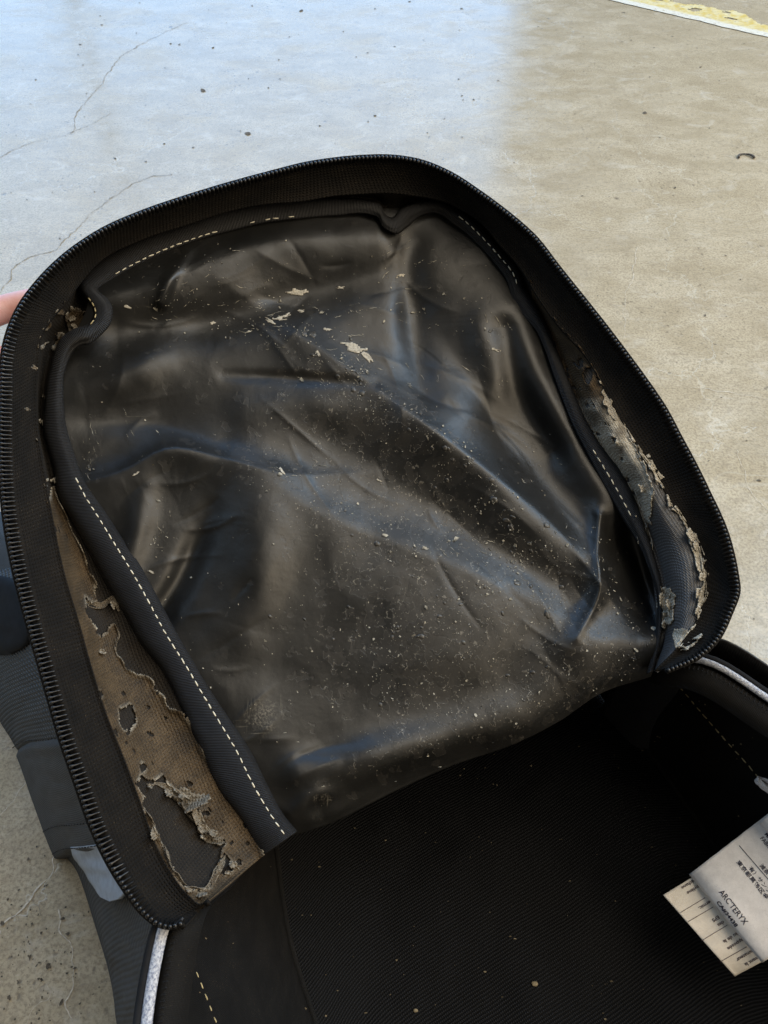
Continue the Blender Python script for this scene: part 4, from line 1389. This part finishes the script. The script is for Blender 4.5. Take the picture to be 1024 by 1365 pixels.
# tape that covers the seam between wall and back panel
for nm, cv in (('seam_tape', Lseam), ('seam_tape', Rseam)):
    V, Fc, U = tube_path(cv + np.array([0, 0, 0.001]), 0.0022, 8, 0.6)
    link(nm, mesh_from(nm, V, Fc, U), M['inner'], pack)
# end wall under the hinge
e_top = np.array([c[0] for c in CUR])
e_in = catmull(e_top, np.linspace(0, 1, 40), np.linspace(0, 1, 9))
hl, hr = at_z(np.array([330., 1110.]), .110), at_z(np.array([840., 850.]), .150)
e_hi = hl + (hr - hl) * np.linspace(0, 1, 40)[:, None]
Pe = np.array([e_in + (e_hi - e_in) * f + A_ * 0.03 * math.sin(math.pi * f) for f in np.linspace(0, 1, 16)])
grid('end_wall', Pe, M['inner'], pack, np.stack([Pe[..., 0], Pe[..., 2]], -1), solid=0.001)

# stitching down the inner walls
i0 = 8
stitches(Plw[10:150, 20] - FWD * 0.0007, 0.0052, st_me2, lw, 0.6)
stitches(Prw[14:150, 25] - FWD * 0.0007, 0.0052, st_me2, rw, 0.66)

# silver piping along the mouth, a black cord and the body's half of the zipper beside it
def mouth(rim, out_dir, rad, sgn):
    V, Fc, U = tube_path(rim + np.array([0, 0, 0.001]), rad, 10, 0.55)
    pp_ = link('piping', mesh_from('piping', V, Fc, U), M['silver'], pack)
    pp_['label'] = 'silver reflective piping along the mouth'
    V, Fc, U = tube_path(rim + out_dir * (rad + 0.0016) + np.array([0, 0, 0.0005]), 0.0018, 8)
    link('edge_cord', mesh_from('edge_cord', V, Fc, U), M['dark_rubber'], pack)
    inner_ = rim - out_dir * (rad + 0.0028) + np.array([0, 0, -0.002])
    W2 = np.array([inner_ + out_dir * 0.003, inner_, inner_ - out_dir * 0.010 + np.array([0, 0, -0.006])])
    L = np.concatenate([[0], np.cumsum(np.linalg.norm(np.diff(inner_, axis=0), axis=1))])
    uv_ = np.stack([np.repeat(L[None], 3, 0), np.repeat(np.array([0, .006, .02])[:, None], len(L), 1)], -1)
    tp = grid('mouth_zipper_tape', W2, M['inner'], pack, uv_, solid=0.0008)
    v_, f_ = [], []
    for k in range(int(L[-1] / 0.00235)):
        c = (k + 0.5) * 0.00235
        p = np.array([np.interp(c, L, inner_[:, i]) for i in range(3)])
        bake(tv, tf, p + np.array([0, 0, 0.0010]) - out_dir * 0.001, out_dir + np.array([0, 0, 0.3]), (0, 0, 1), v_, f_, 0.42)
    o = link('teeth', mesh_from('teeth', v_, f_), M['dark_rubber'], tp)
    o['kind'] = 'stuff'


mouth(Lrim, np.array([-0.97, -0.24, 0.0]), 0.0025, -1)
mouth(Rrim, np.array([0.55, 0.83, 0.0]), 0.0017, 1)

# left outer side: cloth from the mouth down to the floor
SB = np.array([(160, 1380, .0), (146, 1300, .0), (128, 1238, .0), (104, 1165, .0), (82, 1132, .0), (56, 1065, .0), (32, 1000, .0), (2, 950, .0), (-40, 880, .0), (-70, 800, .0), (-80, 720, .0), (-70, 660, .0)])
ST = np.array([(198, 1380, .158), (204, 1300, .162), (212, 1244, .165), (205, 1170, .155), (185, 1110, .150), (160, 1050, .150), (130, 980, .150), (105, 900, .150), (90, 830, .150), (75, 760, .150), (65, 715, .145), (60, 700, .12)])
base3 = np.array([at_z(p[:2], p[2]) for p in SB])
top3 = np.array([at_z(p[:2], p[2]) for p in ST])
d_ext = base3[0] - base3[1]; d_ext[2] = 0; d_ext = d_ext / np.linalg.norm(d_ext)
d_ext = d_ext * 0.5 - A_ * 0.5; d_ext /= np.linalg.norm(d_ext)
base3 = np.concatenate([[base3[0] + d_ext * 0.3], base3])
top3 = np.concatenate([[top3[0] + d_ext * 0.3], top3])
kn = np.concatenate([[-0.3], np.linspace(0, 1, 12)])


def wall_point(t, h):
    """t along the left side (0 near, 1 far), h 0 at the floor .. 1 at the top"""
    t = np.asarray(t, float); h = np.asarray(h, float)
    b = catmull(base3, t.ravel(), kn).reshape(t.shape + (3,))
    u = catmull(top3, t.ravel(), kn).reshape(t.shape + (3,))
    p = b + (u - b) * h[..., None]
    outd = np.array([-0.86, -0.45, 0.0])
    p = p + outd * (0.003 * np.sin(math.pi * h))[..., None]
    p[..., 2] += 0.012 * np.sin(math.pi * h) * (1 - h)
    wr2 = 0.004 * fbm(t * 22, h * 3, 301, 3) * np.sin(math.pi * np.clip(h, 0, 1))
    return p + outd * wr2[..., None]


def wall_patch(name, t0, t1, h0, h1, mat, off, nt_=60, nh=40, solid=0.0012, round_=0.0, parent=pack, uvr=0.0):
    tt, hh = np.meshgrid(np.linspace(t0, t1, nt_), np.linspace(h0, h1, nh))
    P = wall_point(tt, hh)
    nrm = np.cross(np.gradient(P, axis=1), np.gradient(P, axis=0))
    nrm /= np.linalg.norm(nrm, axis=2)[..., None] + 1e-12
    outd = np.array([-0.8, -0.42, 0.43])
    nrm *= np.sign((nrm @ outd))[..., None]
    et = np.minimum((tt - t0) / (t1 - t0), (t1 - tt) / (t1 - t0)) / 0.08
    P = P + nrm * (off * np.clip(et, 0.15, 1))[..., None] if round_ else P + nrm * off
    L1 = np.concatenate([np.zeros((nh, 1)), np.cumsum(np.linalg.norm(np.diff(P, axis=1), axis=2), 1)], 1)
    L0 = np.concatenate([np.zeros((1, nt_)), np.cumsum(np.linalg.norm(np.diff(P, axis=0), axis=2), 0)], 0)
    return grid(name, P, mat, parent, np.stack([L1, L0], -1), solid=solid), P


wall_patch('side_panel', -0.3, 0.42, 0.0, 1.0, M['webbing'], 0.0, 120, 50)
wall_patch('side_panel', 0.42, 1.0, 0.0, 1.0, M['shell'], 0.0, 100, 50)
wall_patch('stretch_pocket', 0.53, 0.84, 0.0, 0.97, M['pocket'], 0.004, 80, 40, round_=1)
hem, Phem = wall_patch('pocket_hem', 0.335, 0.56, 0.0, 0.97, M['hem'], 0.006, 60, 40, round_=1)
for t_ in (0.355, 0.40, 0.55):
    hh = np.linspace(0.03, 0.95, 60)
    line = wall_point(np.full(60, t_), hh) + np.array([-0.0045, -0.0022, 0.0050])
    stitches(line, 0.0052, st_me3, hem, 0.7, 0.0024)
# grey rubber pull tab below the hem
tt, hh = np.meshgrid(np.linspace(0, 1, 24), np.linspace(-1, 1, 17))
prof_ = np.sqrt(np.clip(1 - ((0.72 - tt) / 0.72).clip(0, 1)**2.4, 0, 1))
tab_t = 0.232 + 0.12 * tt
tab_h = 0.66 + 0.27 * hh * prof_
P = wall_point(tab_t, tab_h) + np.array([-0.004, -0.002, 0.0058])
grid('pull_tab', P, M['rubber'], pack, np.stack([tt * 0.03, hh * 0.015], -1), solid=0.002)
# black rubber loop high on the left side
tt, hh = np.meshgrid(np.linspace(0, 1, 30), np.linspace(-1, 1, 17))
prof_ = np.sqrt(np.clip(1 - (2 * tt - 1)**4, 0, 1))
P = wall_point(0.70 + 0.13 * tt, 0.58 + 0.24 * hh * prof_) + np.array([-0.006, -0.003, 0.006]) * (0.55 + 0.45 * np.sqrt(np.clip(1 - hh**2, 0, 1)) * prof_)[..., None]
grid('strap_keeper', P, M['dark_rubber'], pack, np.stack([tt * 0.03, hh * 0.015], -1), solid=0.004)

# right outer side and the closed front beyond the hinge
OD = np.array([0.60, 0.80, 0.0])
fr = np.linspace(0, 1, 14)
rr = []
for f in fr:
    out = 0.004 + 0.020 * math.sin(math.pi * (0.15 + 0.85 * f))**0.8
    rr.append(Rrim + OD * out + np.array([0, 0, -1.0]) * (Rrim[:, 2:3] * f) * np.array([0, 0, 1.0]) + np.array([0, 0, 0.004 * (1 - f)]))
P = np.array(rr)
L0 = np.concatenate([np.zeros((1, P.shape[1])), np.cumsum(np.linalg.norm(np.diff(P, axis=0), axis=2), 0)], 0)
L1 = np.concatenate([np.zeros((P.shape[0], 1)), np.cumsum(np.linalg.norm(np.diff(P, axis=1), axis=2), 1)], 1)
grid('side_panel', P, M['shell'], pack, np.stack([L1, L0], -1), solid=0.001)
tl = np.linspace(0.36, 1.0, 50)
lcv = wall_point(tl, np.ones_like(tl))
r0 = at_z(np.array([840., 850.]), .150)
rcv = r0 + A_ * (0.06 + np.linspace(0, 1, 50) * 0.24)[:, None] + np.array([-0.02, -0.02, 0]) * np.linspace(0, 1, 50)[:, None]
f = np.linspace(0, 1, 40)
P = lcv[:, None] + (rcv - lcv)[:, None] * f[None, :, None]
P[..., 2] += (-0.012 * np.sin(math.pi * f))[None]
skirt = [P[:, -1] + np.array([0.86, 0.5, 0]) * 0.02 * math.sin(math.pi * q) + np.array([0, 0, -1]) * P[:, -1][:, 2:3] * q for q in np.linspace(0.1, 1, 10)]
P = np.concatenate([P, np.stack(skirt, 1)], 1)
cap = [P[-1] + A_ * 0.02 * math.sin(math.pi * q) + np.array([0, 0, -1]) * P[-1][:, 2:3] * q for q in np.linspace(0.1, 1, 10)]
P = np.concatenate([P, np.array(cap)], 0)
grid('front_panel', P, M['shell'], pack, body_uv(P), solid=0.001)

# ------------------------------------------------------------------ care labels
def label_frame(A, B, C):
    A, B, C = [np.array(q, float) for q in (A, B, C)]
    a3, b3, c3 = [at_z(q[:2], q[2]) for q in (A, B, C)]
    nrm = np.cross(b3 - a3, c3 - a3)
    nrm /= np.linalg.norm(nrm)
    if nrm @ FWD > 0:
        nrm = -nrm
    Mx = np.linalg.inv(np.stack([B[:2] - A[:2], C[:2] - A[:2]], 1))

    def st_of(p):
        return (np.asarray(p, float) - A[:2]) @ Mx.T
    return a3, b3, c3, nrm, st_of


def label_sheet(name, fr_, bend, s0, s1, t0, t1, mat, ragged=0.0):
    a3, b3, c3, nrm, st_of = fr_
    s, t = np.meshgrid(np.linspace(s0, s1, 44), np.linspace(t0, t1, 44))
    s2 = s + ragged * fbm(t * 18, s * 0, 411) * (np.abs(s - s0) < 1e-6)
    t2 = t + ragged * fbm(s * 18, t * 0, 412) * (np.abs(t - t0) < 1e-6)
    P = a3 + s2[..., None] * (b3 - a3) + t2[..., None] * (c3 - a3) + nrm * bend(s2, t2)[..., None]
    return grid(name, P, mat, pack, np.stack([s * 0.05, t * 0.05], -1), solid=0.00035)


def put_text(fr_, bend, parent, body, px, py, dx, dy, size, mat, align='LEFT', bold=0.0, stretch=1.0, name='lettering'):
    """flat print: text laid from (px,py) along (dx,dy), size in photo points, on a label"""
    a3, b3, c3, nrm, st_of = fr_
    cu = bpy.data.curves.new('text', 'FONT')
    cu.body = body
    cu.size = 1.0
    cu.align_x = align
    cu.resolution_u = 3
    cu.offset = bold
    ob = bpy.data.objects.new('text', cu)
    COL.objects.link(ob)
    dg = bpy.context.evaluated_depsgraph_get()
    me_ = bpy.data.meshes.new_from_object(ob.evaluated_get(dg))
    bpy.data.objects.remove(ob)
    bpy.data.curves.remove(cu)
    n_ = len(me_.vertices)
    if n_ == 0:
        return
    co = np.empty(n_ * 3)
    me_.vertices.foreach_get('co', co)
    co = co.reshape(-1, 3)
    l_ = math.hypot(dx, dy)
    d = np.array([dx, dy]) / l_
    up = np.array([d[1], -d[0]])
    pxy = np.array([px, py]) + size * (co[:, :1] * stretch * d + co[:, 1:2] * up)
    st = st_of(pxy)
    P = a3 + st[:, :1] * (b3 - a3) + st[:, 1:2] * (c3 - a3) + nrm * (bend(st[:, 0], st[:, 1]) + 0.00025)[:, None]
    me_.vertices.foreach_set('co', P.ravel())
    me_.materials.clear()
    me_.update()
    me_.name = name
    return link(name, me_, mat, parent)


def rule(fr_, bend, parent, p, q, w, mat):
    p, q = np.array(p, float), np.array(q, float)
    a3, b3, c3, nrm, st_of = fr_
    d = (q - p) / np.linalg.norm(q - p)
    nn = np.array([-d[1], d[0]]) * w / 2
    f = np.linspace(0, 1, 20)[:, None]
    c = p + (q - p) * f
    rows_ = []
    for e in (c - nn, c + nn):
        st = st_of(e)
        rows_.append(a3 + st[:, :1] * (b3 - a3) + st[:, 1:2] * (c3 - a3) + nrm * (bend(st[:, 0], st[:, 1]) + 0.00025)[:, None])
    return grid('rule_line', np.array(rows_), mat, parent)


fr1 = label_frame((918, 1166, .078), (1016, 1284, .076), (1022, 1086, .104))
bend1 = lambda s, t: 0.0045 * np.sin(np.clip(s, -0.2, 2) * 2.6) + 0.0016 * np.sin(t * 5 + s * 3) - 0.004 * np.clip(0.16 - t, 0, 1)**2 / 0.0256
lab1 = label_sheet('care_label', fr1, bend1, 0.0, 1.0, 0.0, 1.5, M['label'], 0.006)
lab1['label'] = 'white woven care label with dark maker lettering'
g = lambda x, y: (930 + x * 0.1757, 1020 + y * 0.1757)
tdx, tdy = 200, 262
for body, (x, y), size, bold, stx in [("ARC'TERYX", g(167, 968), 10.6, 0.008, 1.0), ('CA#34438', g(150, 1046), 6.6, 0.03, 1.42),
                                      ('東京都葛飾区金', g(296, 740), 6.8, 0.012, 1.36), ('有）サンフ', g(388, 790), 6.4, 0.012, 1.36),
                                      ('減茶', g(468, 772), 6.4, 0.012, 1.3), ('FABRIC', g(472, 562), 7.6, 0.01, 1.0), ('MADE', g(505, 530), 7.6, 0.01, 1.0)]:
    put_text(fr1, bend1, lab1, body, x, y, tdx, tdy, size, M['ink'], bold=bold, stretch=stx)
rule(fr1, bend1, lab1, g(318, 612), g(640, 1010), 0.9, M['ink'])

fr2 = label_frame((884, 1193, .066), (981, 1304, .066), (925, 1168, .074))
bend2 = lambda s, t: -0.010 * np.clip(s - 0.62, 0, 1)**2 / 0.15 * np.clip(1.1 - t, 0, 1) + 0.001 * np.sin(s * 5)
lab2 = label_sheet('care_label', fr2, bend2, 0.0, 1.0, 0.0, 2.0, M['label2'], 0.004)
lab2['label'] = 'cream woven care label with ruled French small print'
q = lambda x, y: (870 + x * 0.1504, 1160 + y * 0.1504)
for body, (x, y) in [('polyuréthane', q(252, 150)), ('polypropylène', q(303, 198)), ('thermic.', q(408, 340)), ('EPS', q(528, 448)), ('des', q(575, 492)),
                     ('au de la', q(626, 638)), ('apposée', q(662, 698)), ('consommateur', q(742, 798)), ('avant la', q(812, 842))]:
    put_text(fr2, bend2, lab2, body, x, y, -0.848, 0.53, 6.9, M['ink2'], 'RIGHT', 0.02)
for a, b in [((255, 383), (470, 252)), ((320, 468), (540, 338)), ((443, 636), (665, 500)), ((607, 823), (830, 692))]:
    rule(fr2, bend2, lab2, q(*a), q(*b), 0.8, M['ink2'])
# folded end of the label strip at the frame edge
fr3 = label_frame((1013, 1098, .104), (1030, 1118, .104), (1034, 1080, .118))
bend3 = lambda s, t: 0.003 * np.sin(np.clip(t, 0, 1) * 3)
label_sheet('care_label', fr3, bend3, 0.0, 2.0, 0.0, 2.0, M['label'], 0.03)['label'] = 'folded top of white care label'
# white loop of thread from which the labels hang
kc = at_z(np.array([1020., 1048.]), .118)
for i in range(9):
    a = np.linspace(0.2 * i, 0.2 * i + 5.2, 26)
    r1, r2 = 0.0042 + 0.0007 * math.sin(i * 1.7), 0.0028 + 0.0006 * math.cos(i * 2.3)
    pth = kc + np.stack([r1 * np.cos(a), r2 * np.sin(a) * 0.8 - 0.0025 * np.cos(a), 0.0015 * np.sin(a * 2 + i) + 0.0004 * i], -1)
    V, Fc, U = tube_path(pth, 0.0006, 6)
    link('thread_loop', mesh_from('thread_loop', V, Fc, U), M['white_thread'], pack)

# ------------------------------------------------------------------ crumbs inside the pack and a curl of grit on the floor
def lump(name, p, r, mat, seed, flat=0.6):
    bm_ = bmesh.new()
    bmesh.ops.create_icosphere(bm_, subdivisions=2, radius=1.0)
    for v in bm_.verts:
        k = 1 + 0.7 * float(fbm(np.array([v.co.x * 1.3 + seed]), np.array([v.co.y * 1.3 + v.co.z]), seed)[0])
        v.co = Vector((v.co.x * k * r * 1.3, v.co.y * k * r, v.co.z * k * r * flat))
    me_ = bpy.data.meshes.new(name)
    bm_.to_mesh(me_)
    bm_.free()
    o = link(name, me_, mat)
    o.location = p
    return o


def panel_z(px):
    r = ray(np.array(px, float))
    pts = Pback.reshape(-1, 3) - CAM
    dd = pts @ FWD
    cosd = np.linalg.norm(pts / dd[:, None] - r, axis=1)
    return Pback.reshape(-1, 3)[np.argmin(cosd)]


for i, (px, r, lb_) in enumerate([((712, 1316), 0.0014, 'larger tan crumb on the black knit back panel'), ((555, 1344), 0.0010, 'smaller tan crumb on the black knit near the bottom edge')]):
    o = lump('crumb', tuple(panel_z(px) + np.array([0, 0, 0.0008])), r, M['crumb'], 5 + i)
    o['label'] = lb_
    o['category'] = 'crumb'
    o['group'] = 'crumbs inside the backpack'
lv, lf = [], []
_r = random.Random(41)
for src, cnt in ((Pback, 130), (Plw, 45), (Prw, 70)):
    rows_n, cols_n = src.shape[:2]
    for _ in range(cnt):
        i, j = _r.randrange(4, int(rows_n * 0.5)), _r.randrange(2, cols_n - 2)
        p = src[i, j] + (src[i + 1, j + 1] - src[i, j]) * _r.random() - FWD * 0.0008
        r_ = _r.choice((0.00025, 0.0003, 0.0004, 0.0006))
        an = _r.uniform(0, 6)
        b0_ = len(lv)
        for k in range(5):
            a_ = an + 2 * math.pi * k / 5
            q_ = r_ * _r.uniform(0.5, 1.3)
            lv.append(tuple(p + RGT * q_ * math.cos(a_) * 1.6 + UPV * q_ * math.sin(a_)))
        lf.append(tuple(range(b0_, b0_ + 5)))
o = link('lint', mesh_from('lint', lv, lf, smooth=False), M['lint'], pack)
o['kind'] = 'stuff'
dc = at_z(np.array([994., 208.]), 0.002)
a = np.linspace(0.1, math.pi - 0.1, 16)
V, Fc, U = tube_path(dc + np.stack([0.011 * np.cos(a), 0.013 * np.sin(a) - 0.006, 0.0004 * np.sin(a * 3)], -1), 0.0016 * (0.5 + 0.5 * np.abs(np.cos(a * 1.0)) + 0.1), 6)
o = link('debris_curl', mesh_from('debris_curl', V, Fc, U), M['debris'])
o['label'] = 'small dark curved scrap lying on the bare concrete'
o['category'] = 'debris'

# ------------------------------------------------------------------ hand that holds the flap up at its left edge
def hp(px, py, off):
    p = np.array([px, py], float)
    return at(p, rim_depth(np.clip(p, [-60, 0], None)) + off)


hv, he, hr_ = [], [], []


def chain(pts, radii, root=None):
    prev = root
    ids = []
    for p, r in zip(pts, radii):
        hv.append(tuple(p)); hr_.append(r)
        k = len(hv) - 1
        if prev is not None:
            he.append((prev, k))
        prev = k
        ids.append(k)
    return ids


roots = []
roots.append(chain([hp(-150, 545, .040), hp(-205, 585, .038), hp(-300, 670, .040), hp(-430, 790, .045), hp(-560, 900, .05)], [.026, .031, .024, .027, .032])[0])
for y0, y1, y2, L_, r in [(440, 414, 398, 1.0, .0094), (498, 482, 468, 1.1, .0097), (556, 548, 540, 1.04, .0093), (608, 614, 612, 0.85, .0082)]:
    roots.append(chain([hp(-175, 560 + (y0 - 530) * 0.45, .040), hp(-112, y0, .050), hp(-56, y0 - 4, .074), hp(-2 * L_, y1, .092), hp(60 * L_, y2, .092), hp(94 * L_, y2, .084)],
                       [r * 1.5, r * 1.2, r * 1.05, r, r * 0.92, r * 0.8])[0])
roots.append(chain([hp(-215, 560, .034), hp(-165, 505, .022), hp(-105, 480, .014), hp(-52, 468, .013), hp(-10, 461, .017)], [.021, .0165, .0125, .0115, .0098])[0])
me = bpy.data.meshes.new('hand')
me.from_pydata(hv, he, [])
me.update()
hand = bpy.data.objects.new('hand', me)
COL.objects.link(hand)
sk = hand.modifiers.new('skin', 'SKIN')
sk.use_smooth_shade = True
for i, v in enumerate(me.skin_vertices[0].data):
    v.radius = (hr_[i], hr_[i])
    v.use_root = i in roots
sb = hand.modifiers.new('round', 'SUBSURF')
sb.levels = sb.render_levels = 2
rm = hand.modifiers.new('even', 'REMESH')
rm.mode = 'VOXEL'
rm.voxel_size = 0.002
rm.use_smooth_shade = True
sm_ = hand.modifiers.new('smooth', 'SMOOTH')
sm_.factor, sm_.iterations = 0.5, 6
me.materials.append(M['skin'])
hand['label'] = 'bare hand gripping the left edge of the raised flap, only a sliver of skin showing'
hand['category'] = 'hand'
